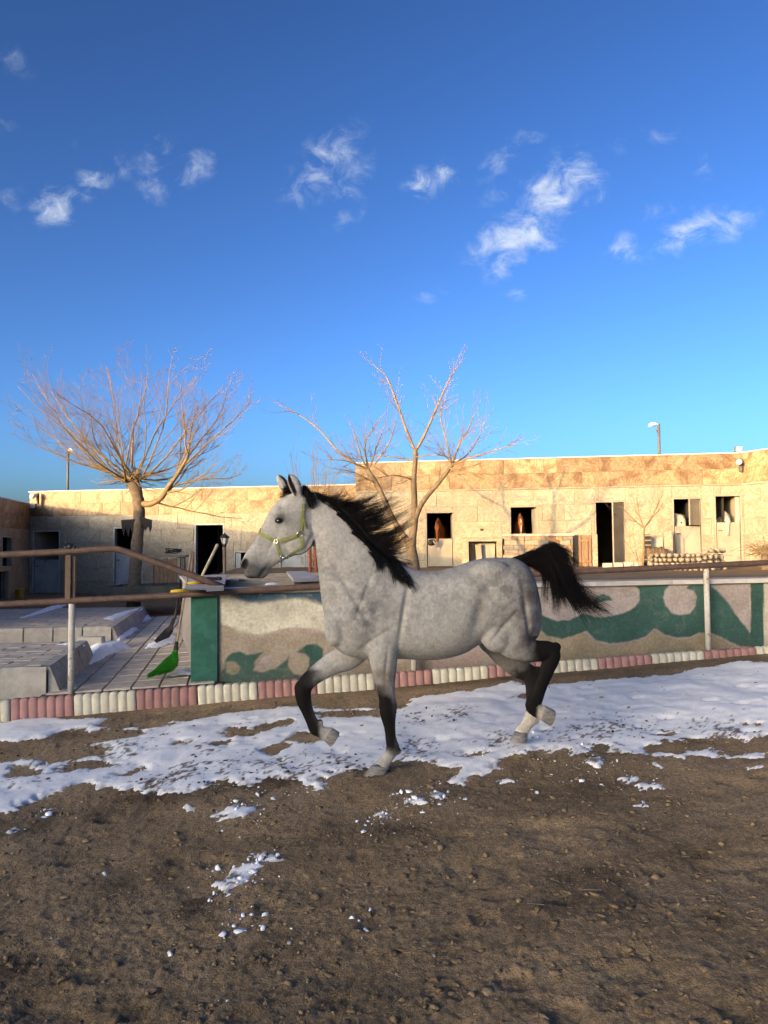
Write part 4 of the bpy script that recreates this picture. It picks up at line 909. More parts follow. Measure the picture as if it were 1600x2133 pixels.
# mane: rooted along the crest, streaming back; dx,dy of the tip from the root along the crest
ROOT = [(380, 128), (440, 156), (500, 196), (560, 254), (610, 312), (650, 362), (690, 398), (735, 424)]
TIP = [(60, 60), (120, -20), (185, -42), (190, -52), (160, -60), (120, -40), (95, 60), (70, 120)]
hm = Hair()
for cl in range(95):
    u = rg.rand() ** 0.85; r = interp(ROOT, u); tp = interp(TIP, u) * rg.uniform(.55, 1.3); tp = tp + rg.normal(0, 14, 2)
    lo_ = rg.uniform(-.02, .035); side = rg.uniform(-.05, .09)
    if u > 0.12 and rg.rand() < .25: tp = np.array((tp[0] * .55 + 10, tp[1] + 70 * rg.rand()))
    for h in range(28):
        e = rg.normal(0, 1, 2); rr = r + e * (7, 7) + (0, 4); tt = r + tp * (1 - .35 * rg.rand() ** 2) + rg.normal(0, 1, 2) * (4.2, 3.6); sag = rg.uniform(10, 34)
        a = hv(rr, lo_ + rg.normal(0, .008)); d = hv(tt, side + rg.normal(0, .004)); b = hv(rr + (tt - rr) * .33 + (4, sag * .7), lo_ + (side - lo_) * .4 + .02); c = hv(rr + (tt - rr) * .72 + (6, sag * 1.3), side + .3 * rg.normal(0, .012))
        hm.strand(bez(a, b, c, d, 9), rg.uniform(.0009, .0017), .0003)
# the locks that hang onto the near shoulder
HANG = [((560, 290), (690, 400), (640, 430)), ((600, 330), (740, 420), (700, 470)), ((640, 360), (720, 430), (735, 500)), ((660, 380), (735, 450), (760, 520)), ((680, 395), (745, 455), (805, 548)), ((690, 400), (720, 460), (780, 530)), ((640, 370), (670, 430), (672, 470)), ((600, 330), (660, 390), (690, 440)), ((540, 250), (620, 340), (650, 390)), ((500, 205), (570, 290), (610, 340)), ((460, 175), (520, 230), (560, 290))]
for (r, m_, t) in HANG:
    for cl in range(6):
        jr = rg.normal(0, 9, 2); jt = rg.normal(0, 10, 2) * (1.0, 1.0); f = rg.uniform(.55, 1.08)
        for h in range(12):
            rr = np.array(r) + jr + rg.normal(0, 5, 2); mm = np.array(m_) + jr * .6 + rg.normal(0, 6, 2); tt = mm + (np.array(t) - np.array(m_)) * f + jt + rg.normal(0, 3, 2)
            P4 = [rr, rr * .4 + mm * .6 + (8, -8), mm * .7 + tt * .3, tt]; out = []
            for qx, qy in bez(*[np.append(p, 0)[None] for p in P4], 11)[:, :2]:
                hit = HBVH.ray_cast(CAM_O, (H(qx, qy, 0.1) - CAM_O).normalized())[0]
                base = hit if hit is not None else H(qx, qy, .03); lat_ = (base - HP).dot(HN)
                out.append(np.array(H(qx, qy, max(lat_, 0.0) + .012 + .012 * (h % 4) / 4)))
            hm.strand(out, rg.uniform(.0015, .0028))
# forelock and the lock behind the ear
for (r, m_, t, n_, l0, l1) in (((322, 128), (290, 118), (252, 148), 90, .0, .03), ((318, 122), (280, 105), (262, 120), 60, -.02, -.03), ((345, 118), (362, 150), (378, 190), 110, .05, .075), ((352, 120), (375, 140), (400, 175), 60, .03, .06), ((340, 112), (350, 108), (372, 140), 60, .0, .03)):
    for h in range(n_):
        j = rg.normal(0, 6, 2); rr = np.array(r) + rg.normal(0, 7, 2); mm = np.array(m_) + j; tt = np.array(t) + j + rg.normal(0, 7, 2)
        hm.strand(bez(hv(rr, l0), hv(rr * .5 + mm * .5, l0 + .02), hv(mm, (l0 + l1) / 2 + .02), hv(tt, l1 + rg.normal(0, .008)), 8), rg.uniform(.0014, .0026))
for i in range(420):                                                       # single flyaway hairs
    u = rg.rand(); r = interp(ROOT, u) + rg.normal(0, 6, 2); tp = interp(TIP, u) * rg.uniform(.5, 1.45) + rg.normal(0, 26, 2); l1 = rg.uniform(-.04, .09); sg = rg.uniform(5, 40)
    hm.strand(bez(hv(r, .0), hv(r + tp * .35 + (4, sg * .7), .02), hv(r + tp * .75 + (0, sg), l1), hv(r + tp, l1), 9), rg.uniform(.0007, .0012), .0003)
hm.build('mane', M_hair, horse)
# tail: carried high, streaming out behind
ht = Hair()
DOCK = [(1235, 414), (1290, 400), (1340, 372), (1372, 350)]
TT = [((1392, 352), (1470, 400), 1.), ((1400, 362), (1478, 450), 1.), ((1405, 370), (1466, 500), 1.), ((1400, 400), (1452, 560), 1.2), ((1390, 430), (1470, 590), 1.0), ((1400, 470), (1500, 620), .9), ((1390, 470), (1440, 600), 1.2), ((1380, 430), (1395, 640), .8), ((1385, 440), (1425, 600), 1.4), ((1350, 460), (1352, 610), .45), ((1370, 440), (1400, 570), 1.), ((1420, 500), (1560, 640), .8), ((1440, 540), (1620, 640), .8), ((1420, 520), (1520, 655), .7)]
for cl in range(190):
    w = np.array([t[2] for t in TT]); i = rg.choice(len(TT), p=w / w.sum()); m_, t = np.array(TT[i][0], float), np.array(TT[i][1], float)
    u = rg.rand(); r = interp(DOCK, u); jt = rg.normal(0, 13, 2); l1 = rg.normal(.02, .06); f = rg.uniform(.75, 1.06)
    for h in range(20):
        rr = r + rg.normal(0, 7, 2) + (0, 6); mm = m_ + rg.normal(0, 6, 2) + jt * .5; tt = m_ + (t - m_) * (f - .25 * rg.rand() ** 2) + jt + rg.normal(0, 7, 2)
        l0 = rg.normal(0, .022)
        up = rr + np.array((54, -56)) * (1 - .55 * u) + rg.normal(0, 6, 2) if i < 4 else rr + np.array((60, 0))
        ht.strand(bez(hv(rr, l0), hv(up, l0 * 1.4), hv(mm, l1 * .7), hv(tt, l1 + rg.normal(0, .005)), 12), rg.uniform(.0010, .0020), .0003)
for i in range(340):                                                       # loose wisps trailing far behind
    u = rg.rand(); r = interp(DOCK, .4 + .6 * u) + rg.normal(0, 7, 2); e = rg.rand(); t = np.array((1480 + 170 * e, 560 + 110 * rg.rand() + 20 * e)) + rg.normal(0, 12, 2); m_ = np.array((1420 + 20 * rg.rand(), 470 + 60 * rg.rand())); l1 = rg.normal(.02, .05)
    ht.strand(bez(hv(r, 0), hv(r + (70, 10), 0), hv(m_, l1 * .6), hv(t, l1), 12), rg.uniform(.0012, .0021), .0004)
tail = ht.build('tail', M_hair, horse)
mb = MB(); loft_limb(mb, [(1215, 440, 0, 34, .045), (1250, 424, 0, 32, .042), (1290, 408, 0, 26, .034), (1330, 384, 0, 18, .024), (1362, 358, 0, 8, .012)], H, HN)
mb.local(horse).build('dock', M_hair, horse, smooth=True)
# ------------------------------------------------------------------ halter
M_web = mat('lime_webbing', (0.235, 0.24, 0.085), 0.85, c2=(0.165, 0.17, 0.06), scale=30, bump=0.5, bscale=160, bdist=0.002)
M_ring = mat('nickel_ring', (0.6, 0.6, 0.58), 0.25, var=0.1, bump=0, metal=1.0)
halter = empty('halter', H(350, 300, .09), 0, 'lime green webbing halter with metal rings on the trotting grey horse', 'halter')
def onhead(x, y, s=1, off=.004):
    o_ = H(x, y, .6 * s); hit, nrm, _, _ = HBVH.ray_cast(o_, HN * -s)
    if hit is None:
        hit, nrm, _, _ = HBVH.find_nearest(H(x, y, .05 * s))
    if nrm.dot(HN * s) < 0 and abs(nrm.dot(HN)) > .3: nrm = -nrm
    return hit + nrm * off, nrm
def strap(name, path, width, closed=False, off=.004):
    P_ = [p for p, _ in path]; Nn = [n for _, n in path]; R = []
    for i, p in enumerate(P_):
        t = (P_[min(i + 1, len(P_) - 1)] - P_[max(i - 1, 0)]).normalized(); n = (Nn[max(i - 1, 0)] + Nn[i] + Nn[min(i + 1, len(Nn) - 1)]).normalized(); n = (n - t * n.dot(t)).normalized(); s = t.cross(n)
        R.append([p + s * width / 2 - n * .001, p + s * width / 2 + n * .003, p - s * width / 2 + n * .003, p - s * width / 2 - n * .001])
    return MB().rings(R).local(halter).build(name, M_web, halter)
def walk(pts, s=1, n=8, off=.004):
    out = []
    for (a, b) in zip(pts[:-1], pts[1:]):
        for i in range(n): t = i / n; out.append(onhead(a[0] + (b[0] - a[0]) * t, a[1] + (b[1] - a[1]) * t, s, off))
    out.append(onhead(*pts[-1], s, off)); return out
nose = walk([(246, 332), (218, 322), (188, 306), (168, 296)], 1); nf_ = walk([(246, 332), (218, 322), (188, 306), (168, 296)], -1)
top = HBVH.ray_cast(H(120, 262, 0), (H(200, 312, 0) - H(120, 262, 0)).normalized()); top = [(top[0] + top[1] * .004, top[1])] if top[0] is not None else []
strap('noseband', nose + top + nf_[::-1], .030)
for s in (1, -1):
    strap('cheek_strap', walk([(246, 332), (300, 318), (348, 301)], s), .028)
    strap('chin_strap', walk([(244, 336), (255, 372), (266, 404)], s), .026)
    strap('throat_strap', walk([(350, 304), (358, 332), (366, 352)], s), .026)
    strap('jaw_strap', walk([(366, 352), (335, 372), (298, 396)], s), .018, off=.006)
    strap('crown_strap', walk([(352, 296), (355, 260), (360, 225), (366, 185), (366, 160)], s), .026)
    strap('buckle_tongue', walk([(362, 210), (368, 240), (376, 275)], s), .020, off=.010)
    for (x, y, r) in ((350, 300, .022), (244, 334, .015), (268, 404, .014), (296, 398, .012)):
        p, n = onhead(x, y, s, .010); t1 = n.orthogonal().normalized(); t2 = n.cross(t1)
        MB().tube([p + (t1 * math.cos(a) + t2 * math.sin(a)) * r for a in [2 * math.pi * i / 16 for i in range(17)]], .0032, 6, cap=False).local(halter).build('ring', M_ring, halter, smooth=True)
    for (x, y) in ((366, 196), (362, 222), (370, 248)):
        p, n = onhead(x, y, s, .0135); MB().lathe([(.001, -.002), (.005, -.002), (.005, .0015), (.001, .0015)], tuple(p), 8).local(halter).build('eyelet', M_iron, halter)
mb = MB(); a = onhead(268, 404, 1, .01)[0]; b = onhead(296, 398, 1, .01)[0]; mb.tube([a, (a + b) / 2 + Vector((0, 0, -.006)), b], .005, 6); mb.local(halter).build('snap_hook', M_ring, halter, smooth=True)
# ================================================================== snow lying on the arena
def W(pts): return [tuple(on_arena(*p)[:2]) for p in pts]
SNOW = W([(-160, 1476), (20, 1479), (60, 1486), (150, 1492), (245, 1497), (205, 1513), (250, 1519), (300, 1518), (375, 1505), (450, 1490), (505, 1482), (560, 1474), (650, 1470), (800, 1470), (838, 1470), (852, 1447), (950, 1440), (1065, 1422), (1100, 1430), (1170, 1424), (1200, 1420), (1300, 1411), (1400, 1403), (1440, 1392), (1545, 1384), (1600, 1385), (1800, 1372),
          (1800, 1530), (1600, 1541), (1560, 1546), (1490, 1551), (1510, 1570), (1450, 1575), (1400, 1582), (1388, 1593), (1407, 1605), (1370, 1606), (1335, 1592), (1352, 1583), (1300, 1577), (1240, 1572), (1190, 1577), (1180, 1565), (1145, 1572), (1120, 1571), (1080, 1580), (1040, 1595), (1035, 1607), (1000, 1620), (960, 1631), (907, 1631), (925, 1618), (945, 1605), (900, 1601), (890, 1592), (830, 1592), (790, 1606), (745, 1609), (690, 1620), (665, 1630), (640, 1640), (605, 1640), (560, 1628), (520, 1640), (470, 1634), (400, 1658), (310, 1655), (295, 1644), (200, 1645), (165, 1635), (100, 1652), (65, 1670), (25, 1687), (0, 1697), (-160, 1730)])
HOLES = [W(h) for h in ([(-160, 1552), (0, 1548), (90, 1545), (130, 1526), (172, 1524), (178, 1532), (300, 1522), (302, 1531), (235, 1541), (150, 1556), (222, 1557), (205, 1568), (150, 1580), (110, 1588), (60, 1575), (0, 1583), (-160, 1592)],
         [(125, 1592), (150, 1583), (215, 1585), (228, 1590), (190, 1602), (150, 1600)], [(20, 1590), (50, 1590), (70, 1605), (60, 1613), (30, 1600)], [(465, 1530), (480, 1522), (520, 1520), (600, 1504), (606, 1508), (540, 1525), (520, 1535), (475, 1536)], [(447, 1550), (480, 1543), (485, 1548), (470, 1556)],
         [(620, 1532), (650, 1524), (690, 1535), (640, 1548), (610, 1545)], [(655, 1482), (720, 1479), (830, 1482), (800, 1491), (680, 1493)], [(1345, 1552), (1420, 1537), (1480, 1536), (1560, 1546), (1700, 1546), (1700, 1564), (1510, 1567), (1490, 1552), (1440, 1557), (1410, 1568), (1360, 1562)],
         [(1370, 1524), (1388, 1521), (1402, 1524), (1385, 1528)], [(1555, 1508), (1585, 1506), (1580, 1511)], [(1235, 1558), (1255, 1556), (1262, 1566), (1245, 1568)], [(975, 1572), (1000, 1568), (1008, 1573), (985, 1576)], [(560, 1562), (590, 1552), (598, 1556), (570, 1568)], [(375, 1547), (400, 1545), (395, 1551)], [(255, 1610), (300, 1593), (305, 1598), (270, 1616)], [(1072, 1452), (1120, 1446), (1110, 1452)])]
ISLES = [W(h) for h in ([(-30, 1745), (0, 1738), (22, 1722), (34, 1735), (15, 1745)], [(90, 1690), (105, 1685), (122, 1690), (105, 1697)], [(455, 1705), (470, 1690), (495, 1680), (520, 1690), (545, 1683), (520, 1702), (490, 1712)], [(392, 1690), (415, 1686), (405, 1693)], [(545, 1670), (585, 1664), (575, 1674), (555, 1676)], [(655, 1655), (665, 1640), (685, 1643), (670, 1657)],
         [(826, 1683), (845, 1672), (875, 1671), (900, 1678), (905, 1660), (925, 1665), (955, 1672), (925, 1678), (915, 1685), (880, 1684)], [(765, 1715), (785, 1705), (815, 1714), (815, 1728), (790, 1722)], [(1038, 1626), (1060, 1618), (1082, 1621), (1060, 1627)], [(1120, 1604), (1150, 1598), (1158, 1602), (1135, 1607)], [(1258, 1625), (1270, 1610), (1320, 1618), (1310, 1624), (1280, 1625)], [(1345, 1637), (1360, 1625), (1380, 1628), (1372, 1637)], [(1330, 1677), (1345, 1674), (1345, 1679)], [(1520, 1572), (1560, 1566), (1640, 1568), (1640, 1578), (1560, 1577)], [(1540, 1604), (1570, 1595), (1640, 1596), (1640, 1605)], [(1480, 1594), (1520, 1590), (1522, 1595)], [(1225, 1590), (1240, 1578), (1270, 1582), (1262, 1594), (1240, 1598)],
         [(440, 1855), (455, 1840), (490, 1820), (510, 1808), (530, 1795), (565, 1800), (550, 1812), (520, 1818), (500, 1845), (470, 1855)], [(442, 1872), (455, 1868), (452, 1878)])]
NZ1 = 0.10 * fbm(AX * 4.0, AY * 4.0, 3, 5, 0.6) + 0.075 * fbm(AX * 14, AY * 14, 1, 4, 0.7)
sm = polysdf(AX, AY, SNOW)
for h in HOLES: sm = np.minimum(sm, -polysdf(AX, AY, h) + 0.02)
for h in ISLES: sm = np.maximum(sm, polysdf(AX, AY, h) * 1.0 - 0.012 + 0.7 * NZ1)
sm = sm + NZ1 - 0.03
sm = np.where(AY > kerb_y(AX) - 0.03, -1, sm)
thin = sstep(0.22, 0.36, fbm(AX * 1.7 + 9, AY * 1.7, 6, 4))               # places trodden thin
th = 0.016 * sstep(0, 0.10, sm) + 0.010 * sstep(0.1, 0.8, sm) - 0.008
dents = sstep(0.16, 0.34, vn(AX * 3.3 + 5, AY * 3.3, 7)) * (0.7 + vn(AX * 12, AY * 12, 2))
th = th + sstep(0.02, 0.2, sm) * (0.008 * fbm(AX * 2, AY * 2, 2, 3) + 0.005 * fbm(AX * 9, AY * 9, 3, 3) - 0.008 * dents - 0.006 * thin - 0.014 * PRINT + .003 * RIM)
smoothg = arena_z(AX, AY) + 0.045 * fbm(AX * 0.9, AY * 0.9, 0, 3) + 0.6 * 0.035 * fbm(AX * 3.1, AY * 3.1, 2, 3) + 0.010
SZ = np.where(sm > 0, np.maximum(smoothg + th, np.where(th > 0.004, AZ + 0.004, AZ - 0.01)), AZ - 0.02)
# soil kicked up onto the snow
dirt = np.zeros_like(AX)
for (px, py, r) in ((880, 1500, .22), (940, 1492, .2), (870, 1563, .3), (1270, 1520, .3), (1230, 1530, .3), (1330, 1512, .22), (380, 1612, .28), (480, 1610, .3), (560, 1608, .3), (320, 1640, .25), (1500, 1520, .25), (1050, 1545, .2), (700, 1600, .3), (620, 1620, .3), (60, 1615, .35), (430, 1560, .2), (250, 1560, .3), (1170, 1535, .2), (520, 1860, .15), (480, 1830, .1), (780, 1720, .1), (885, 1672, .1), (1240, 1590, .1)):
    c = on_arena(px, py); dirt = np.maximum(dirt, np.exp(-(((AX - c.x) / r) ** 2 + ((AY - c.y) / (r * 1.5)) ** 2)))
speck = fbm(AX * 24, AY * 24, 5, 3, 0.7) + 0.55 * fbm(AX * 6, AY * 6, 2, 3)
da = np.clip(sstep(0.80, 0.98, speck + 0.72 * dirt) + 0.55 * sstep(0.10, 0.0, sm) * sstep(-.25, .35, speck) + 0.25 * dirt * sstep(.0, .5, speck), 0, 0.92)[..., None]
scol = np.array((0.86, 0.835, 0.785)) * (1 - da) + np.array((0.10, 0.07, 0.045)) * da
M_snowd = mat('trodden_snow', (1, 1, 1), 0.6, var=0.05, scale=18, attr='col', bump=0.35, bscale=34, bdist=0.012, rnd=-1, spec=0.35)
_b = M_snowd.node_tree.nodes['Principled BSDF']; _b.inputs['Subsurface Weight'].default_value = 0.0
keep = sm > 0
o = link('snow', grid_mesh('snow', AX, AY, SZ, keep, scol), M_snowd); tag(o, 'patchy trodden snow lying across the arena', 'snow', kind='stuff')
# ================================================================== clods, pebbles and straw strewn over the soil
def ico():
    bm = bmesh.new(); bmesh.ops.create_icosphere(bm, subdivisions=1, radius=1); v = np.array([x.co[:] for x in bm.verts]); f = np.array([[q.index for q in p.verts] for p in bm.faces]); bm.free(); return v, f
IV, IF = ico()
def sample_z(x, y):
    i = np.clip(np.searchsorted(rows, y), 1, len(rows) - 1); u = x / (0.72 * y + 1.2); j = np.clip(((u + 1) / 2 * (len(uu) - 1)).astype(int), 0, len(uu) - 1)
    return np.where(keep[i, j], np.maximum(SZ[i, j], AZ[i, j]), AZ[i, j]), keep[i, j]
def strew(name, n, size, flat, seed, yr, mat_, label, cat, on_snow=0.1, cluster=0.5, pts=None):
    rs = np.random.RandomState(seed)
    if pts is None:
        y = yr[0] + (yr[1] - yr[0]) * rs.rand(n * 3) ** 1.15; x = (rs.rand(n * 3) * 2 - 1) * (0.62 * y + 0.6)
        p = sstep(-.2, .35, fbm(x * 1.6, y * 1.6, 4, 3)) ; ok = rs.rand(n * 3) < (1 - cluster) + cluster * p; x, y = x[ok][:n], y[ok][:n]
    else: x, y = pts
    z, sn = sample_z(x, y); ok = ((~sn) | (rs.rand(len(x)) < on_snow)) & (y < kerb_y(x) - .06); x, y, z = x[ok], y[ok], z[ok]; m = len(x)
    s = size[0] + (size[1] - size[0]) * rs.rand(m) ** 7; v = IV[None] * (1 + 0.36 * rs.randn(m, len(IV), 1).clip(-1.6, 1.6)) * s[:, None, None] * (1 + .35 * rs.randn(m, 1, 3)).clip(.5, 1.6); v[..., 2] *= flat
    a = rs.rand(m) * 6.28; c_, s_ = np.cos(a)[:, None], np.sin(a)[:, None]; vx = v[..., 0] * c_ - v[..., 1] * s_; vy = v[..., 0] * s_ + v[..., 1] * c_
    V = np.stack([vx + x[:, None], vy + y[:, None], v[..., 2] + (z + s * flat * .35)[:, None]], -1).reshape(-1, 3); F = (IF[None] + (np.arange(m) * len(IV))[:, None, None]).reshape(-1, 3)
    o = link(name, npmesh(name, V, F, False), mat_); tag(o, label, cat, kind='stuff'); return o
M_clod = mat('soil_clod', (0.25, 0.175, 0.10), 0.95, c2=(0.15, 0.103, 0.057), scale=5, bump=0.8, bscale=120, bdist=0.006, rnd=-1, spec=0.12)
strew('soil_clods', 24000, (0.0025, 0.018), 0.55, 1, (1.9, 8.6), M_clod, 'loose soil clods strewn over the arena', 'soil', 0.03)
M_peb = mat('pebble', (0.45, 0.41, 0.35), 0.8, c2=(0.2, 0.18, 0.15), scale=3, bump=0.3, rnd=-1)
strew('pebbles', 700, (0.002, 0.010), 0.7, 2, (1.9, 7.5), M_peb, 'small pale pebbles scattered in the soil', 'pebbles', 0.0, 0.2)
# dark clods thrown onto the snow, lumps of snow on the soil
rs = np.random.RandomState(4); dx, dy, lx, ly = [], [], [], []
for (px, py, r, n) in ((880, 1500, .22, 90), (935, 1490, .2, 60), (860, 1563, .25, 80), (1270, 1520, .28, 90), (1230, 1530, .25, 60), (1330, 1512, .2, 30), (380, 1612, .25, 120), (480, 1610, .3, 140), (590, 1612, .25, 200), (330, 1640, .25, 110), (740, 1606, .2, 140), (790, 1616, .15, 90), (1500, 1520, .25, 30), (1050, 1545, .12, 50), (700, 1590, .4, 60), (1280, 1570, .5, 50), (250, 1570, .5, 60), (560, 1500, .5, 40)):
    c = on_arena(px, py); n = int(n * .6); r *= .75; dx += list(c.x + r * rs.randn(n)); dy += list(c.y + 1.2 * r * rs.randn(n))
strew('kicked_up_soil', 0, (0.003, 0.015), 0.6, 6, None, mat('wet_clod', (0.075, 0.053, 0.034), 0.95, c2=(0.05, 0.035, 0.022), scale=9, bump=0.8, bscale=120, rnd=-1, spec=0.1), 'dark soil kicked up over the snow', 'soil', 1.0, pts=(np.array(dx), np.array(dy)))
for (px, py, r, n) in ((490, 1830, .10, 46), (540, 1803, .06, 26), (497, 1925, .06, 16), (570, 1930, .08, 5), (363, 1985, .01, 1), (775, 1920, .05, 6), (220, 1822, .02, 2), (22, 1778, .02, 3), (450, 1873, .02, 3), (790, 1716, .09, 36), (885, 1673, .14, 44), (500, 1695, .15, 30), (560, 1672, .12, 10), (660, 1648, .1, 16), (1280, 1620, .15, 10), (1240, 1588, .15, 24), (1100, 1605, .2, 16), (1362, 1632, .06, 6), (470, 2085, .02, 2), (1075, 1535, .1, 20), (110, 1690, .1, 8)):
    c = on_arena(px, py); lx += list(c.x + r * rs.randn(n)); ly += list(c.y + 1.3 * r * rs.randn(n))
strew('snow_lumps', 0, (0.004, 0.022), 0.8, 7, None, M_snow, 'small lumps of snow broken off onto the soil', 'snow', 1.0, pts=(np.array(lx), np.array(ly)))
# straw
st_ = Hair(); rs = np.random.RandomState(9)
for i in range(150):
    y = 2.2 + 4.5 * rs.rand(); x = (rs.rand() * 2 - 1) * (.55 * y); a = rs.rand() * 3.14; l = rs.uniform(.02, .09)
    if i == 0: c = on_arena(1228, 1864); x, y, a, l = c.x, c.y, 0.05, .12
    z, sn = sample_z(np.array([x]), np.array([y]))
    if sn[0]: continue
    d = np.array((math.cos(a), math.sin(a), 0)) * l / 2; c = np.array((x, y, z[0] + .012)); st_.strand([c - d, c + (0, 0, rs.uniform(-.002, .006)), c + d + (0, 0, rs.uniform(-.01, .012))], .0013, .0011)
o = link('straw', npmesh('straw', np.concatenate(st_.V), np.concatenate(st_.F), False), mat('straw_stalk', (0.38, 0.31, 0.18), 0.8, var=0.3, scale=3, bump=0)); tag(o, 'dry straw stalks scattered over the soil', 'straw', kind='stuff')
# ================================================================== snow left on the paving
def snow_patch(pts, z, label, name='snow_patch', h=0.035):
    poly = np.array([tuple(onz(*p, z)[:2]) for p in pts]); lo_, hi_ = poly.min(0) - .1, poly.max(0) + .1
    n = 60; X, Y = np.meshgrid(np.linspace(lo_[0], hi_[0], n), np.linspace(lo_[1], hi_[1], n)); s = polysdf(X, Y, poly) + 0.05 * fbm(X * 9, Y * 9, 2, 3); sc_ = min(0.2, s.max() * .8)
    Z = z + h * sstep(0, sc_, s) + .008 * fbm(X * 14, Y * 14, 4, 2) - .006; Z = np.where(s > 0, Z, z - .03)
    o = link(name, grid_mesh(name, X, Y, Z, s > 0), M_snow); tag(o, label, 'snow', kind='stuff'); return o
snow_patch([(178, 1350), (188, 1337), (200, 1345), (255, 1343), (280, 1346), (240, 1356), (205, 1372), (182, 1382)], 0.13, 'drift of snow at the foot of the nearer platform', h=.10)
snow_patch([(243, 1328), (268, 1310), (285, 1307), (270, 1320), (250, 1332)], 0.14, 'strip of snow beside the farther platform')
snow_patch([(300, 1348), (330, 1326), (362, 1322), (366, 1335), (330, 1345)], 0.17, 'snow under the dark shovel on the path')
snow_patch([(360, 1402), (372, 1392), (398, 1393), (396, 1400)], 0.21, 'bit of snow at the foot of the green pilaster')
snow_patch([(295, 1282), (305, 1276), (314, 1286), (300, 1292)], 0.13, 'bit of snow at the far end of the path')
snow_patch([(40, 1287), (100, 1264), (140, 1257), (110, 1270), (60, 1284)], 0.345, 'thin line of snow along the back of the farther platform', h=.03)
snow_patch([(215, 1288), (240, 1278), (300, 1263), (290, 1270), (235, 1290)], 0.345, 'thin snow on the right side of the farther platform', h=.02)
snow_patch([(118, 1341), (150, 1338), (172, 1342), (130, 1345)], 0.375, 'thin snow at the back corner of the nearer platform', h=.02)
# ================================================================== bare trees
M_bark = mat('pale_bark', (0.15, 0.115, 0.08), 0.9, c2=(0.095, 0.072, 0.052), scale=9, bump=0.7, bscale=40, rnd=-1)
M_twig = mat('twig_bark', (0.23, 0.165, 0.085), 0.85, c2=(0.15, 0.105, 0.056), scale=12, bump=0.2, rnd=-1)
class Tree:
    def __init__(s, seed): s.h = Hair4(); s.rs = np.random.RandomState(seed)
class Hair4(Hair):
    def tube(s, pts, r, k=5):
        pts = np.asarray(pts, float); m = len(pts); r = np.asarray(r, float)[:, None]; t = np.gradient(pts, axis=0); t /= np.linalg.norm(t, axis=1)[:, None] + 1e-9
        a = np.cross(t, (0.31, 0.9, 0.27)); a /= np.linalg.norm(a, axis=1)[:, None] + 1e-9; b = np.cross(t, a)
        ring = np.stack([pts + r * (a * math.cos(2 * math.pi * q / k) + b * math.sin(2 * math.pi * q / k)) for q in range(k)], 1).reshape(-1, 3); s.V.append(ring)
        i = np.arange(m - 1)[:, None] * k; j = np.arange(k)[None]; j2 = (j + 1) % k
        s.F.append(np.stack([i + j, i + j2, i + k + j2, i + k + j], -1).reshape(-1, 4) + s.n); s.n += m * k
def grow(T, p, d, L, r, lev, maxlev, up=0.25, nsub=6, spread=0.75, wob=0.12, lenf=0.5):
    """one branch that wanders, bends to the light and carries side branches"""
    rs = T.rs; n = 7 if lev < 2 else 5; pts = [p]; d = d / np.linalg.norm(d); cur = p
    for i in range(n):
        d = d + rs.randn(3) * wob + np.array((0, 0, up * 0.22)); d /= np.linalg.norm(d); cur = cur + d * (L / n); pts.append(cur)
    pts = np.array(pts); rr = r * (1 - 0.72 * np.linspace(0, 1, n + 1)); T.h.tube(pts, np.maximum(rr, .0020), 6 if r > .03 else (4 if r > .01 else 3))
    if lev >= maxlev: return
    m = max(2, int(nsub * rs.uniform(.75, 1.25)))
    for k in range(m):
        t = 0.18 + 0.80 * (k + rs.rand() * .8) / m; t = min(t, .98); f = t * n; i = int(min(f, n - 1)); q = pts[i] + (pts[i + 1] - pts[i]) * (f - i); dd = pts[i + 1] - pts[i]; dd /= np.linalg.norm(dd)
        sd = np.cross(dd, rs.randn(3)); sd /= np.linalg.norm(sd) + 1e-9; nd_ = dd + sd * spread * rs.uniform(.6, 1.3) + np.array((0, 0, .12))
        grow(T, q, nd_, L * lenf * rs.uniform(.5, 1.15) * (1.15 - .55 * t), max(r * (1 - .7 * t) * .55, .0026), lev + 1, maxlev, up, nsub * .8, spread, wob * 1.1, lenf)
def limb(T, px, Y, r0, r1, k=7):
    """hand-placed limb: list of (px, py[, dY])"""
    pts = [np.array(P(p[0], p[1], Y + (p[2] if len(p) > 2 else 0))) for p in px]; K = catmull(np.array(pts), 4); T.h.tube(K, np.linspace(r0, r1, len(K)), k); return K
def finish(T, root, trunk_h, name='crown'): T.h.build(name, M_twig, root)
# ---- left tree
Y1 = 19.6; T = Tree(5); tb = P(279, 1266, Y1); t1 = empty('bare_tree', tb, 0, 'bushy bare tree with a thick pruned trunk behind the left handrail', 'tree')
tk = Hair4(); K = catmull(np.array([np.array(P(x, y, Y1)) for x, y in ((278, 1272), (281, 1200), (286, 1130), (290, 1075), (287, 1035), (276, 1005))]), 5); rr = np.interp(np.linspace(0, 1, len(K)), [0, .1, .5, .8, 1], [.19, .16, .145, .145, .17])
tk.tube(K * 1.0, rr * (1 + .06 * np.sin(np.arange(len(K)) * 2.1)), 14); tk.build('trunk', M_bark, t1)
cr = np.array(P(272, 1003, Y1))
for i in range(25):                                                        # limbs fan out from the pollard head, low ones nearly level
    az = T.rs.uniform(0, 6.28); e = RAD(2 + 80 * ((i + T.rs.rand()) / 25)); L_ = 2.7 + 0.7 * math.sin(e) + T.rs.uniform(-.3, .25)
    d = np.array((math.cos(e) * math.cos(az) * 1.35 + (.25 if math.cos(az) > 0 else -.25) * math.cos(e), math.cos(e) * math.sin(az), math.sin(e) * .9))
    grow(T, cr + T.rs.randn(3) * (.12, .12, .05), d, L_, T.rs.uniform(.020, .032), 0, 3, .26, 7, .80, .11, .50)
Kb = limb(T, [(290, 1048), (312, 1050, -.1), (335, 1038, -.2), (352, 1012, -.3), (372, 985, -.3), (392, 950, -.3)], Y1, .085, .042, 9)
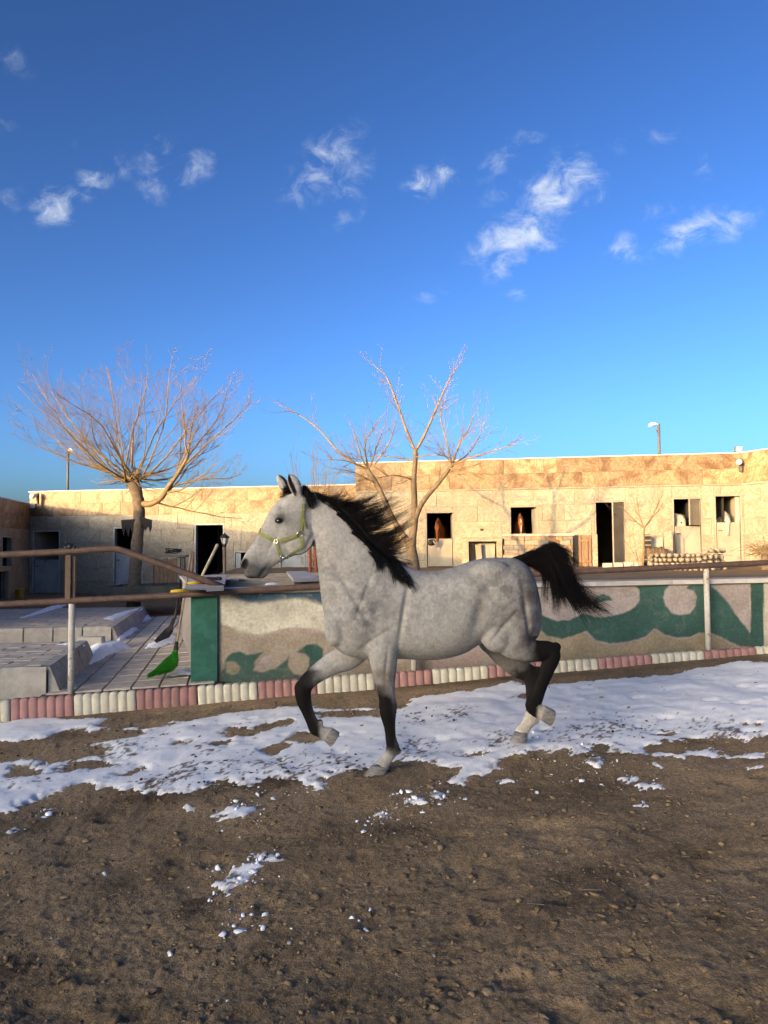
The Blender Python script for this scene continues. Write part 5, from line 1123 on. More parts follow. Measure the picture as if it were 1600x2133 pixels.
for i, (dx, dz) in ((8, (.8, .5)), (11, (1, .25)), (13, (.5, 1)), (15, (.15, 1)), (17, (.9, .8)), (20, (.1, 1)), (20, (.7, .8)), (20, (-.4, 1)), (6, (1, -.02)), (10, (1.1, .02))): grow(T, Kb[min(i, len(Kb) - 1)], np.array((dx, T.rs.uniform(-.5, .5), dz)), T.rs.uniform(1.7, 2.6), .026, 0, 3, .25, 8, .8, .1, .5)
for i in range(46):                                                        # cut stubs and a tangle of dead twigs at the pollard head
    a = T.rs.rand() * 6.28; d = np.array((math.cos(a), math.sin(a), T.rs.uniform(-.15, .35))); grow(T, cr + np.array((0, 0, .06)) + T.rs.randn(3) * (.16, .16, .06), d, T.rs.uniform(.4, 1.5), .014, 2, 3, .0, 4, .6, .25, .4)
T.h.build('crown', M_twig, t1)
# black rags hung on the trunk
M_rag = mat('black_rag', (0.02, 0.018, 0.018), 0.9, var=0.3, bump=0.5, bscale=30)
def rag(name, pts, Y, th, label):
    mb = MB(); c = P(pts[0][0], pts[0][1], Y); pl = [P(x, y, Y) - c for x, y in pts]; pl = [(p.x, p.z) for p in pl]; mb.prism(pl, -th, th); o = mb.build(name, M_rag, None, c); tag(o, label, 'cloth')
rag('black_rag', [(253, 1083), (282, 1081), (281, 1097), (276, 1112), (272, 1098), (268, 1120), (262, 1099), (258, 1116), (254, 1100)], Y1 - .1, .02, 'torn black rag hanging left of the left tree trunk')
rag('black_rag', [(292, 1076), (316, 1083), (316, 1100), (313, 1108), (309, 1096), (303, 1105), (298, 1092), (294, 1100)], Y1 - .24, .02, 'torn black rag hanging right of the left tree trunk')
# ---- middle tree
Y2 = 19.0; T = Tree(9); mbp = P(856, 1190, Y2); t2 = empty('bare_tree', mbp, 0, 'sparse pruned bare tree with forked trunk behind the horse', 'tree')
tk = Hair4()
K = catmull(np.array([np.array(P(x, y, Y2)) for x, y in ((866, 1215), (862, 1175), (856, 1140), (858, 1122))]), 4); tk.tube(K, np.linspace(.15, .125, len(K)), 12)
def tl(px, r0, r1):
    K = catmull(np.array([np.array(P(p[0], p[1], Y2 + (p[2] if len(p) > 2 else 0))) for p in px]), 5); tk.tube(K, np.linspace(r0, r1, len(K)), 9); return K
Ka = tl([(856, 1135), (838, 1112, .1), (818, 1080, .3), (800, 1040, .5), (785, 1008, .6), (766, 978, .7)], .085, .05)
Kb = tl([(858, 1130), (863, 1090), (863, 1040), (862, 1000), (865, 960), (865, 938)], .10, .05)
Kc = tl([(864, 1085), (875, 1056, -.1), (893, 1030, -.3), (915, 1005, -.5), (942, 968, -.7)], .07, .042)
tk.build('trunk', M_bark, t2)
def br(px, r0, r1, nside=9, L_=.9, seed=0):
    r0 *= .72; r1 *= .6; nside = int(nside * 1.5); K = limb(T, px, Y2, r0, r1, 6)
    for i in range(nside):
        j = int(T.rs.uniform(.12, 1) * (len(K) - 2)); d = K[j + 1] - K[j]; d /= np.linalg.norm(d); s = np.cross(d, T.rs.randn(3)); s /= np.linalg.norm(s); grow(T, K[j], d + .75 * s, T.rs.uniform(.35, 1) * L_, .0075, 2, 3, .15, 4, .6, .13, .35)
    grow(T, K[-1], K[-1] - K[-2], .6, r1, 1, 3, .2, 4, .6, .1, .5)
br([(865, 940), (850, 905), (836, 865), (820, 820), (805, 785), (784, 765)], .055, .02, 14); br([(865, 940), (880, 915), (900, 872), (918, 830), (935, 792), (952, 765)], .055, .02, 14)
br([(766, 978, .7), (740, 966, .8), (705, 940, 1), (665, 895, 1.1), (625, 865, 1.2), (596, 850, 1.3)], .05, .018, 12)
br([(766, 978, .7), (752, 950, .5), (742, 912, .4)], .04, .02, 8); br([(772, 972, .7), (785, 930, .9), (800, 890, 1)], .035, .014, 9); br([(768, 975, .7), (760, 930, .6), (775, 895, .4), (800, 862, .2)], .035, .012, 9); br([(780, 968, .6), (812, 920, .2), (825, 870, 0)], .03, .012, 8)
br([(942, 968, -.7), (955, 930, -.8), (975, 895, -.9), (990, 860, -1)], .042, .013, 11); br([(942, 968, -.7), (930, 920, -.5), (918, 870, -.3), (925, 830, -.2)], .036, .012, 9); br([(942, 968, -.7), (985, 952, -1), (1030, 938, -1.2), (1075, 925, -1.4)], .036, .01, 9); br([(940, 970, -.7), (975, 945, -.4), (1000, 905, -.3), (1010, 868, -.2)], .032, .01, 9); br([(935, 975, -.7), (980, 985, -1.2), (1030, 988, -1.5)], .028, .01, 8); br([(942, 968, -.7), (925, 945, -.9), (905, 915, -1.2)], .03, .01, 8)
br([(865, 952), (900, 948, -.6), (940, 950, -1)], .026, .008, 8); br([(864, 960), (820, 952, .4), (770, 950, .8), (730, 955, 1.1)], .028, .008, 9); br([(786, 1010, .6), (740, 985, .2), (690, 975, -.2)], .026, .008, 9); br([(800, 1040, .5), (760, 1000, .9), (700, 985, 1.2)], .026, .008, 8); br([(862, 1000), (820, 990, -.5), (775, 1000, -.9)], .024, .008, 8); br([(893, 1030, -.3), (925, 990, .1), (970, 975, .4)], .024, .008, 7); br([(766, 978, .7), (720, 960, .3), (670, 958, 0)], .026, .008, 8)
T.h.build('crown', M_twig, t2)
# ---- upright shrub behind the horse's head
Y3 = 21.0; T = Tree(12); sb = P(655, 1180, Y3); t3 = empty('bare_shrub', sb, 0, 'thin upright bare shrub behind the grey horse\'s ears', 'shrub')
for i in range(13): grow(T, np.array(sb) + T.rs.randn(3) * (.15, .15, 0), np.array((T.rs.uniform(-.34, .34), T.rs.uniform(-.3, .3), 1)), T.rs.uniform(2.3, 3.5), .018, 1, 3, .3, 6, .4, .05, .35)
T.h.build('stems', M_twig, t3)
# ---- sapling by the door at the right
Y4 = 21.3; T = Tree(15); sb = P(1336, 1192, Y4); t4 = empty('sapling', sb, 0, 'slender bare sapling in front of the stable wall at the right', 'tree')
K = limb(T, [(1336, 1195), (1341, 1160), (1341, 1130), (1342, 1100)], Y4, .032, .022, 6)
for (dx, dz, L_) in ((-.7, .8, 1.0), (.45, 1, 1.2), (-.35, 1, .9), (.8, .7, .9)): grow(T, K[-1], np.array((dx, T.rs.uniform(-.3, .3), dz)), L_, .017, 1, 3, .2, 6, .6, .08, .5)
for i in range(5): grow(T, np.array(sb), np.array((T.rs.uniform(-.5, .4), T.rs.uniform(-.3, .3), 1)), T.rs.uniform(.7, 1.4), .010, 1, 3, .2, 5, .5, .08, .4)
T.h.build('branches', M_twig, t4)
# ================================================================== horses looking out of the stalls
def stall_horse(fac, px, py, floor, yaw, base, marks, label, drop=36.0, scale=0.85, ydep=0.04, xoff=0.0):
    """poll seen at pixel px; stands on its four legs inside the stall and looks out"""
    k = 0.00186
    def M_(cx, cy, l=0.0):
        t = float(sstep(740, 430, cx - 0.25 * (cy - 400))); a = RAD(drop) * t; fx, up = 640 - cx, 560 - cy
        fx, up = fx * math.cos(a) + up * math.sin(a), up * math.cos(a) - fx * math.sin(a)
        return Vector((fx * k, l, (up + 760) * k))
    N_ = Vector((0, 1, 0)); mb = MB()
    loft_body(mb, HEAD, M_, N_, 20, 3); loft_body(mb, NECK, M_, N_, 20, 3); loft_body(mb, TRUNK, M_, N_, 20, 3); head_extras(mb, M_, N_)
    for s in (1, -1):
        loft_limb(mb, [(690, 690, s * .16, 66, .06), (685, 860, s * .14, 52, .06), (692, 1000, s * .13, 36, .042), (700, 1100, s * .13, 25, .027), (706, 1200, s * .13, 26, .03), (690, 1270, s * .13, 32, .038), (680, 1318, s * .13, 44, .05)], M_, N_, 10, 2)
        loft_limb(mb, [(1210, 640, s * .13, 105, .085), (1220, 780, s * .14, 66, .065), (1262, 880, s * .13, 40, .042), (1280, 940, s * .13, 36, .04), (1262, 1060, s * .13, 27, .028), (1255, 1200, s * .13, 28, .031), (1240, 1270, s * .13, 32, .038), (1230, 1318, s * .13, 44, .05)], M_, N_, 10, 2)
        e0, e1 = M_(325, 150, s * .05), M_(300, 52, s * .06); w = Vector((0, .028, 0)); mb.rings([[e0 + w + Vector((.02, 0, 0)), e0 + w - Vector((.02, 0, 0)), e0 - w - Vector((.02, 0, 0)), e0 - w + Vector((.02, 0, 0))], [(e0 * .4 + e1 * .6) + w * .8, (e0 * .4 + e1 * .6) - Vector((.012, 0, 0)), (e0 * .4 + e1 * .6) - w * .8, (e0 * .4 + e1 * .6) + Vector((.012, 0, 0))], [e1 + w * .1, e1 - Vector((.003, 0, 0)), e1 - w * .1, e1 + Vector((.003, 0, 0))]])
    V, F = skin(mb, 0.018, 4)
    pm = {c: np.array(M_(*c)) for c in ((100, 440), (350, 120), (200, 230), (257, 238))}
    d = pm[(100, 440)] - pm[(350, 120)]; L_ = np.linalg.norm(d); d /= L_; t = (V - pm[(350, 120)]) @ d / L_; near = np.linalg.norm(V - (pm[(350, 120)] + d * L_ * t[:, None]), axis=1)
    nn = fbm(V[:, 0] * 8 + V[:, 1] * 5, V[:, 2] * 8, 1, 3); c = np.tile(np.array(base), (len(V), 1)) * (1 + .25 * nn)[:, None]
    fr = V[:, 0] > (pm[(350, 120)][0] + d[0] * L_ * t) + .035
    for (t0, t1, hw, mc) in marks:
        a = sstep(t0 - .05, t0 + .03, t) * sstep(t1 + .05, t1 - .03, t) * sstep(hw + .008, hw - .008, np.abs(V[:, 1] + .006 * np.sin(t * 9))) * fr * (near < .25); c = c * (1 - a[:, None]) + np.array(mc) * a[:, None]
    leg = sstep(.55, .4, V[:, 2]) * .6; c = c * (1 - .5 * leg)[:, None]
    V = V * scale; poll = pm[(350, 120)] * scale
    x, z = fac.px(px, py, ydep); wp = fac.M @ Vector((x, ydep, 0)); rz = fac.rz - math.pi / 2 + yaw
    off = Matrix.Rotation(rz, 3, 'Z') @ Vector((poll[0], 0, 0)); root = empty('horse', (wp.x - off.x, wp.y - off.y, floor), rz, label, 'horse')
    link('body', npmesh('body', V, F, True, np.clip(c, .004, 1)), M_coat, root)
    for s in (1, -1):
        e = M_(257, 238, s * .088) * scale; MB().lathe([(.002, -.028), (.02, -.02), (.028, 0), (.02, .02), (.002, .028)], e, 8).build('eye', M_eye, root, smooth=True)
    fl = Hair(); rs = np.random.RandomState(int(px))
    for i in range(60):
        a = np.array(M_(330 + rs.uniform(-20, 60), 118, rs.normal(0, .02)) * scale); tdn = rs.uniform(.1, .22); fl.strand([a, a + (.03, rs.normal(0, .02), -.02), a + (.045, rs.normal(0, .04), -tdn)], .003, .001)
    link('forelock', npmesh('forelock', np.concatenate(fl.V), np.concatenate(fl.F), True), mat('hair_%d' % px, tuple(b * .55 for b in base), 0.7, bump=0, rnd=-1), root)
    return root
WHT = (0.42, 0.38, 0.33)
stall_horse(hi, 911, 1092, 1.02, 0.0, (0.20, 0.065, 0.022), [], 'chestnut horse with plain face looking out of the left sunlit stable opening', 34)
stall_horse(hi, 1085, 1083, 1.12, 0.06, (0.26, 0.085, 0.028), [(.12, .30, .025, WHT), (.45, 1.1, .022, WHT)], 'chestnut horse with white blaze at the window above the stone blocks', 34)
stall_horse(hi, 1420, 1070, 1.05, 0.85, (0.34, 0.31, 0.27), [(.75, 1.1, .08, (.12, .1, .09))], 'pale grey horse with turned head in the stall behind the half open upper door', 30, ydep=0.16)
stall_horse(hi, 1515, 1066, 1.10, 0.0, (0.38, 0.35, 0.31), [(.85, 1.1, .05, (.32, .2, .16))], 'white horse facing out of the rightmost stall', 34)
stall_horse(lo, 272, 1122, 0.15, -0.5, (0.5, 0.48, 0.44), [], 'white horse half hidden behind the left tree trunk', 42, ydep=0.12)
stall_horse(lw, 14, 1150, -0.05, 0.2, (0.07, 0.035, 0.02), [], 'dark bay horse in the narrow shaded window at the left edge', 42, ydep=0.25)

# ================================================================== things on and behind the wall
M_wood = mat('weathered_wood', (0.22, 0.195, 0.165), 0.9, c2=(0.15, 0.13, 0.11), scale=5, bump=0.6, bscale=30, stretch=(1, 1, 6), rnd=0.15)
M_wood2 = mat('brown_wood', (0.27, 0.17, 0.10), 0.85, c2=(0.18, 0.11, 0.065), scale=5, bump=0.4, bscale=30, stretch=(6, 1, 1), rnd=0.12)
M_haft = mat('broom_handle_wood', (0.34, 0.25, 0.16), 0.7, c2=(0.25, 0.18, 0.11), scale=7, bump=0.2)
M_marble = mat('pale_marble', (0.42, 0.375, 0.33), 0.55, c2=(0.35, 0.3, 0.26), scale=3, bump=0.2, c3=(0.3, 0.25, 0.2), s3=4, t3=.6, w3=.1)
M_moss = mat('mossy_stone', (0.09, 0.085, 0.07), 0.95, c2=(0.055, 0.058, 0.045), scale=5, bump=0.7, bscale=25)
def quad_slab(name, corners, th, m, label, cat, ch=0.0):
    c = sum((Vector(p) for p in corners), Vector()) / 4; mb = MB(); mb.add([Vector(p) - c for p in corners] + [Vector(p) - c - Vector((0, 0, th)) for p in corners], [(0, 1, 2, 3), (7, 6, 5, 4), (0, 4, 5, 1), (1, 5, 6, 2), (2, 6, 7, 3), (3, 7, 4, 0)])
    return tag(mb.build(name, m, None, c), label, cat)
zs = wtop(0) + 0.10
quad_slab('marble_slab', [onz(382, 1226, zs), onz(466, 1222, zs), onz(472, 1196.5, zs + .03), onz(424, 1198, zs + .03)], .045, M_marble, 'pale stone slab lying on the end of the return wall', 'slab')
pz = zs + .02
c = onz(437, 1208, pz); mb = MB(); mb.tube([c + Vector((-.10, 0, .01)), c + Vector((-.03, .03, .02)), c + Vector((.04, .0, .02)), c + Vector((.11, .05, .012))], [.012, .022, .018, .02], 7); mb.tube([c + Vector((.09, .05, .015)), c + Vector((.14, .0, .015))], [.03, .026], 7)
tag(mb.build('hand_tool', MATS['black_plastic'], smooth=True), 'black hand tool lying on the pale stone slab', 'tool')
for i, (px, py, lab) in enumerate(((405, 1215, 'yellow handled tool at the left edge of the stone slab'), (374, 1232, 'yellow tool poking out below the rail beside the stone slab'))):
    c = onz(px, py, pz + .01); mb = MB(); mb.tube([c + Vector((-.08, 0, 0)), c + Vector((.0, .01, .005)), c + Vector((.08, .05, 0))], [.014, .018, .014], 7)
    t_ = empty('hand_tool', c, 0, lab, 'tool'); mb.local(t_).build('handle', mat('yellow_plastic', (0.55, 0.36, 0.03), 0.5, var=.2, bump=.1), t_, smooth=True); MB().tube([Vector((.08, .05, 0)), Vector((.22, .12, -.005))], [.016, .012], 6).build('head', M_iron, t_, smooth=True)
# timber of the raised bed behind the mural wall
tim = empty('timber_bed', P(590, 1230, 12.2), 0, 'weathered timber frame of a raised bed behind the painted wall', 'planter')
def plank(parent, a, b, h, t, m, name='plank'):
    """board from a to b (world), top at their height, h deep and t thick"""
    a, b = Vector(a), Vector(b); d = b - a; L_ = d.length; rz = math.atan2(d.y, d.x); M4 = Matrix.Translation(a) @ Matrix.Rotation(rz, 4, 'Z') @ Matrix.Rotation(-math.asin(d.z / L_), 4, 'Y')
    mb = MB().box((0, -t / 2, -h), (L_, t / 2, 0), .006, M4)
    if parent is None: return mb.build(name, m)
    return mb.local(parent).build(name, m, parent)
plank(tim, P(440, 1197, 13.0), P(760, 1190, 13.3), .085, .14, M_wood)
plank(tim, P(478, 1206.5, 12.2), P(700, 1198, 12.5), .10, .05, M_wood); plank(tim, P(486, 1213, 11.6), P(700, 1206, 11.9), .12, .05, M_wood); plank(tim, P(470, 1221, 11.0), P(700, 1214, 11.3), .1, .06, M_wood)
for (x, y, Y) in ((475, 1208, 11.4), (487, 1209, 11.3)): 
    a = P(x, y, Y); MB().box((a.x - .04, a.y - .04, a.z - .35), (a.x + .04, a.y + .04, a.z), .006).local(tim).build('post', M_wood, tim)
quad_slab('stone_plate', [P(466, 1208, 11.6), P(497, 1206, 11.6), P(497, 1204, 12.2), P(468, 1205.5, 12.2)], .03, M_marble, 'narrow pale plate lying on the timber frame', 'slab')
zz = P(570, 1220, 11.2).z; snow_patch([(545, 1222), (560, 1217), (592, 1216), (585, 1221)], zz - .02, 'small patch of snow on the timber bed behind the wall', h=.05)
bx_ = empty('bench_box', P(630, 1215, 11.0), 0, 'marble topped wooden box behind the wall under the horse\'s chin', 'box')
ztop = P(630, 1196, 11.5).z
cs = [onz(612, 1207, ztop), onz(668, 1205, ztop), onz(636, 1189, ztop + .02), onz(597, 1190, ztop + .02)]
cc = Vector(bx_.location); mb = MB(); mb.add([p - cc for p in cs] + [p - cc - Vector((0, 0, .035)) for p in cs], [(0, 1, 2, 3), (7, 6, 5, 4), (0, 4, 5, 1), (1, 5, 6, 2), (2, 6, 7, 3), (3, 7, 4, 0)]); mb.build('top', M_marble, bx_)
ins_ = [p.lerp(sum(cs, Vector()) / 4, .06) - Vector((0, 0, .036)) for p in cs]; mb = MB(); mb.add([p - cc for p in ins_] + [p - cc - Vector((0, 0, .3)) for p in ins_], [(0, 1, 2, 3), (7, 6, 5, 4), (0, 4, 5, 1), (1, 5, 6, 2), (2, 6, 7, 3), (3, 7, 4, 0)]); mb.build('body', M_wood, bx_)
# broom
bp0 = P(352, 1376, 9.35)
broom = empty('broom', bp0, 0, 'broom with bright green bristles leaning at the end of the return wall', 'broom')
fer = P(367, 1346, 9.45); top_ = P(398, 1152, 10.2)
MB().tube([fer, fer.lerp(top_, .5) + Vector((.006, 0, 0)), top_], .016, 8).local(broom).build('handle', M_haft, broom, smooth=True)
MB().tube([P(365, 1362, 9.42), fer, fer.lerp(top_, .04)], [.034, .026, .02], 10).local(broom).build('ferrule', M_iron, broom, smooth=True)
bh = Hair(); bcol = []; rs = np.random.RandomState(2); f0 = np.array(P(365, 1360, 9.42))
for i in range(1500):
    u = rs.rand(); w = rs.normal(0, 1); tip = np.array(P(308 + 50 * u ** 1.3 + rs.normal(0, 1.5), 1409 - 12 * u + rs.normal(0, 2), 9.05 + .25 * rs.rand()))
    mid = np.array(P(345 + 26 * u, 1378 + 6 * rs.rand(), 9.28)) + rs.normal(0, .022, 3); bh.strand(bez(f0 + rs.normal(0, .012, 3), f0 + (mid - f0) * .6 + rs.normal(0, .012, 3), mid, tip, 7), .0024, .0016); bcol += [np.array((0.04, 0.34, 0.015)) * rs.uniform(.35, 1.25)] * 21
bh.build('bristles', mat('green_bristle', (1, 1, 1), 0.5, var=.3, attr='col', scale=30, bump=0), broom, np.array(bcol))
# shovel with dark curved blade and a pale handle that leans the other way
sh = empty('shovel', P(330, 1340, 11.2), 0, 'dark shovel with curved blade standing by the return wall', 'shovel')
pl = [P(364, 1288, 11.4), P(358, 1305, 11.35), P(352, 1316, 11.3), P(342, 1328, 11.2), P(326, 1338, 11.0)]; R = []
for i, p in enumerate(pl):
    w = (.025, .035, .075, .085, .04)[i]; t = (pl[min(i + 1, 4)] - pl[max(i - 1, 0)]).normalized(); n = Vector((0, -.45, .9)); s = t.cross(n).normalized(); n = s.cross(t); R.append([p + s * w + n * .02, p + n * -.004, p - s * w + n * .02, p - s * w + n * .016, p - n * .01, p + s * w + n * .016])
MB().rings(R).local(sh).build('blade', M_iron, sh, smooth=True); MB().tube([P(364, 1290, 11.4), P(376, 1215, 11.9)], .017, 8).local(sh).build('handle', M_iron, sh, smooth=True)
a, b = P(415, 1212, 12.6), P(453, 1135, 12.9); tag(MB().tube([a, a.lerp(b, .5), b, b + (b - a) * .02], [.024, .026, .028, .018], 10).build('wooden_pole', mat('pale_haft', (0.36, 0.31, 0.21), .7, var=.2, bump=.2), smooth=True), 'pale thick wooden pole leaning in front of the open dark door', 'pole')
# lantern post
lp = empty('lantern_post', P(468, 1215, 14.5), 0, 'black garden lantern on a brown post beside the dark doorway', 'lamp')
b0, b1 = P(468, 1225, 14.5), P(468, 1139, 14.5); b0.z -= .3; MB().tube([b0, b1], .030, 10).local(lp).build('post', M_rustpost, lp, smooth=True)
MB().lathe([(.02, 0), (.045, .01), (.03, .03), (.03, .05)], b1, 10).local(lp).build('collar', M_iron, lp)
MB().lathe([(.045, .05), (.07, .17)], b1, 6).local(lp).build('glass', mat('lantern_glass', (0.45, 0.45, 0.42), 0.15, var=.1, bump=0), lp)
mb = MB(); mb.lathe([(.095, .17), (.085, .19), (.05, .225), (.02, .24), (.012, .262)], b1, 12); mb.lathe([(.05, .045), (.05, .053)], b1, 6)
for q in range(6): a = q * math.pi / 3; mb.tube([b1 + Vector((.046 * math.cos(a), .046 * math.sin(a), .05)), b1 + Vector((.072 * math.cos(a), .072 * math.sin(a), .17))], .006, 5)
mb.local(lp).build('cage', M_iron, lp)
for i, (px, lab) in enumerate(((646, 'left one of two rust red poles behind the horse\'s throat'), (658, 'right one of two rust red poles behind the horse\'s throat'))):
    a, b = P(px, 1215, 17), P(px, 1138 - 4 * i, 17); a.z -= .4; tag(MB().tube([a, b], .034, 8).build('pole', mat('red_oxide_paint', (0.22, 0.055, 0.035), .7, var=.3, bump=.2), smooth=True), lab, 'pole')
# stone trough round the left tree
tr = empty('stone_trough', P(290, 1250, 19.0), 0, 'low dark mossy stone planter around the foot of the left tree', 'planter')
a, b = P(206, 1224, 18.9), P(380, 1219, 18.6)
plank(tr, a, b, .36, .22, M_moss, 'front_stone'); plank(tr, a + Vector((0, .15, 0)), a + Vector((-.1, 1.6, 0)), .36, .2, M_moss, 'side_stone'); plank(tr, b + Vector((0, .15, 0)), b + Vector((-.1, 1.6, 0)), .36, .2, M_moss, 'side_stone'); plank(tr, a + Vector((-.1, 1.75, 0)), b + Vector((-.1, 1.75, 0)), .36, .2, M_moss, 'rear_stone')
mb = MB(); mb.add([a + Vector((0, .1, -.1)), b + Vector((0, .1, -.1)), b + Vector((-.1, 1.7, -.1)), a + Vector((-.1, 1.7, -.1))], [(0, 1, 2, 3)]); mb.local(tr).build('soil_fill', M_yard, tr)
# work table with planks under it, cable on top
wt = empty('work_table', P(355, 1222, 22.5), 0, 'low table with upright brown boards under it by the stable wall', 'table')
tz = P(350, 1157, 22.5); g = P(350, 1222, 22.5).z - .1
x0, x1 = P(327, 1157, 22.5).x, P(392, 1157, 22.5).x; MB().box((x0, 22.2, tz.z - .04), (x1, 22.9, tz.z), .006).local(wt).build('top', M_wood, wt)
xa_, xb_ = P(327, 1200, 22.5).x, P(372, 1200, 22.5).x
for i in range(5):
    u0 = xa_ + (xb_ - xa_) * i / 5; MB().box((u0 + .004, 22.28, g), (u0 + (xb_ - xa_) / 5 - .004, 22.31, tz.z - .08 - .03 * (i % 2)), .004).local(wt).build('board', M_wood2, wt)
for px in (375, 384): u0 = P(px, 1200, 22.5).x; MB().box((u0 - .05, 22.3, g), (u0 + .05, 22.45, tz.z - .045), .006).local(wt).build('leg', M_trav if px == 375 else M_wood, wt)
MB().box((xa_ - .12, 22.3, g), (xa_ - .04, 22.4, tz.z - .045), .006).local(wt).build('leg', M_wood, wt)
mb = MB(); rs = np.random.RandomState(3); c = P(359, 1153, 22.5)
for i in range(5):
    r = .15 + .03 * i % .07; mb.tube([c + Vector((r * 1.2 * math.cos(t), .3 * r * math.sin(t) + .1, .05 + .05 * math.sin(t + i) + .012 * i)) for t in np.linspace(0, 6.28, 15)], .012, 5, cap=False)
tag(mb.build('cable_coil', MATS['black_plastic'], smooth=True), 'coil of black cable lying on the low table', 'cable')
a, b = P(404, 1190, 21.5), P(402, 1150, 21.5); c = P(400, 1235, 21.5)
tag(MB().tube([P(402, 1150, 17.5), P(396, 1235, 17.3)], .035, 8).build('wooden_stake', M_wood2, smooth=True), 'tall brown wooden stake leaning behind the broom handle', 'stake')
# yellow bucket
bk = P(41, 1252, 24.3); bucket = empty('bucket', bk, 0, 'dirty yellow bucket by the shaded wing at the left edge', 'bucket')
MB().lathe([(.01, 0), (.11, 0), (.125, .18), (.14, .36), (.148, .365), (.148, .385), (.13, .385), (.115, .05), (.01, .05)], (0, 0, 0), 16).build('body', mat('yellow_bucket', (0.42, 0.25, 0.03), .6, c2=(.3, .18, .03), scale=9, bump=.2, c3=(.12, .09, .05), s3=8, t3=.58), bucket, smooth=True)
MB().tube([(-.14, 0, .36), (-.1, -.06, .26), (0, -.15, .22), (.1, -.06, .26), (.14, 0, .36)], .006, 5).build('handle', M_iron, bucket, smooth=True)
# ================================================================== lamps on the roofs
M_grey = mat('lamp_pole_paint', (0.10, 0.095, 0.09), .6, var=.2, bump=.1); M_white = mat('white_lamp_shell', (0.7, 0.68, 0.62), .5, var=.1, bump=0); M_glass = mat('lamp_glass', (0.45, 0.46, 0.44), .12, var=.1, bump=0)
def roof_lamp(px, ytop, ybot, Y, side, label):
    b, t = P(px + 3, ybot, Y), P(px, ytop, Y); b.z -= .5; b.x = t.x; r = empty('street_lamp', b, 0, label, 'street lamp')
    MB().tube([b, t], .045, 10).local(r).build('pole', M_grey, r, smooth=True)
    MB().tube([t + Vector((0, 0, -.02)), t + Vector((side * .12, 0, .03)), t + Vector((side * .22, 0, .01)), t + Vector((side * .34, -.02, -.05))], [.03, .05, .06, .04], 10).local(r).build('lamp_head', M_white, r, smooth=True)
    MB().tube([t + Vector((side * .03, 0, -.3)), t + Vector((side * .14, 0, -.05))], .014, 6).local(r).build('bracket', M_grey, r, smooth=True)
roof_lamp(1372, 884, 952, 25.5, -1, 'street lamp with white head rising above the right stable roof')
roof_lamp(142, 938, 1014, 30.0, 0.55, 'thin dark street lamp behind the left tree above the lower roof')
def flood(px, py, Y, s, rz, label):
    c = P(px, py, Y); r = empty('floodlight', c, rz, label, 'floodlight')
    MB().box((-s, -.06, -s * .85), (s, .06, s * .85), .015).build('housing', M_grey, r); MB().box((-s * .88, -.075, -s * .74), (s * .88, -.061, s * .74), .004).build('glass', M_glass, r)
    MB().tube([(-s - .012, 0, 0), (-s - .012, .0, -s * 1.25), (0, .02, -s * 1.3), (s + .012, 0, -s * 1.25), (s + .012, 0, 0)], .012, 6).build('bracket', M_grey, r); MB().tube([(0, .02, -s * 1.3), (0, .05, -s * 1.9)], .02, 6).build('stem', M_grey, r)
    return r
flood(1538, 936, 23.2, .10, -.1, 'square floodlight standing on the roof corner at the right')
flood(69, 1054, 27.15, .10, .1, 'white floodlight under the left roof corner in shade')
def wall_spot(px, py, Y, label):
    c = P(px, py, Y); r = empty('wall_lamp', c, 0, label, 'lamp'); MB().tube([(-.10, -.16, -.03), (-.04, -.10, 0), (.05, 0, .05)], [.075, .085, .04], 12).build('shade', M_white, r, smooth=True); MB().box((.03, -.02, -.28), (.09, .12, .12), .01).build('bracket', M_grey, r)
wall_spot(1540, 963, 23.0, 'small white spotlight fixed below the right roof corner'); wall_spot(74, 1034, 27.2, 'small spotlight fixed on the sunlit band at the left roof end')
# ================================================================== clutter along the sunlit wall
def onw(px, py, y): 
    x, z = hi.px(px, py, y); return x, z
def wallbox(root, name, m, px0, py0, px1, py1, y0, y1, ch=.008):
    a, zt = onw(px0, py0, y0); b, zb_ = onw(px1, py1, y0); q = MB().box((a, y0, zb_), (b, y1, zt), ch); M4 = hi.M
    q.v = [tuple(M4 @ Vector(v)) for v in q.v]; 
    if root is None: return q.build(name, m)
    return q.local(root).build(name, m, root)
def wroot(name, px, py, y, label, cat):
    x, z = onw(px, py, y); p = hi.M @ Vector((x, y, z)); return empty(name, p, hi.rz, label, cat)
# block wall below the second window, every block a piece
bw = wroot('block_wall', 1120, 1180, -.5, 'low wall of mixed stone blocks under the window with the blazed chestnut', 'wall')
rg = random.Random(2)
ys_ = [1116, 1125, 1135, 1145, 1155, 1166, 1178]
for j in range(6):
    x = 1049 + rg.uniform(-2, 2)
    while x < 1192:
        w = rg.choice((14, 22, 30)); e = min(x + w, 1194)
        wallbox(bw, 'stone_block', rg.choice((M_trav, M_trav, M_band, M_wood)), x + .25, ys_[j] + .25, e - .25, ys_[j + 1] - .25, -.55 - rg.uniform(0, .015), -.3, .006); x = e
wallbox(bw, 'capstone', M_marble, 1046, 1112.5, 1197, 1116, -.6, -.25)
for i, (a, b, lab) in enumerate(((1067, 1080, 'left loose stone on the window sill of the blazed chestnut'), (1084, 1097, 'middle loose stone on the window sill of the blazed chestnut'), (1099, 1117, 'long loose stone on the right of the blazed chestnut\'s window sill'))): 
    o = wallbox(None, 'sill_stone', M_trav, a, 1112 - i % 2, b, 1118.5, -.16, .06, .012); tag(o, lab, 'stone')
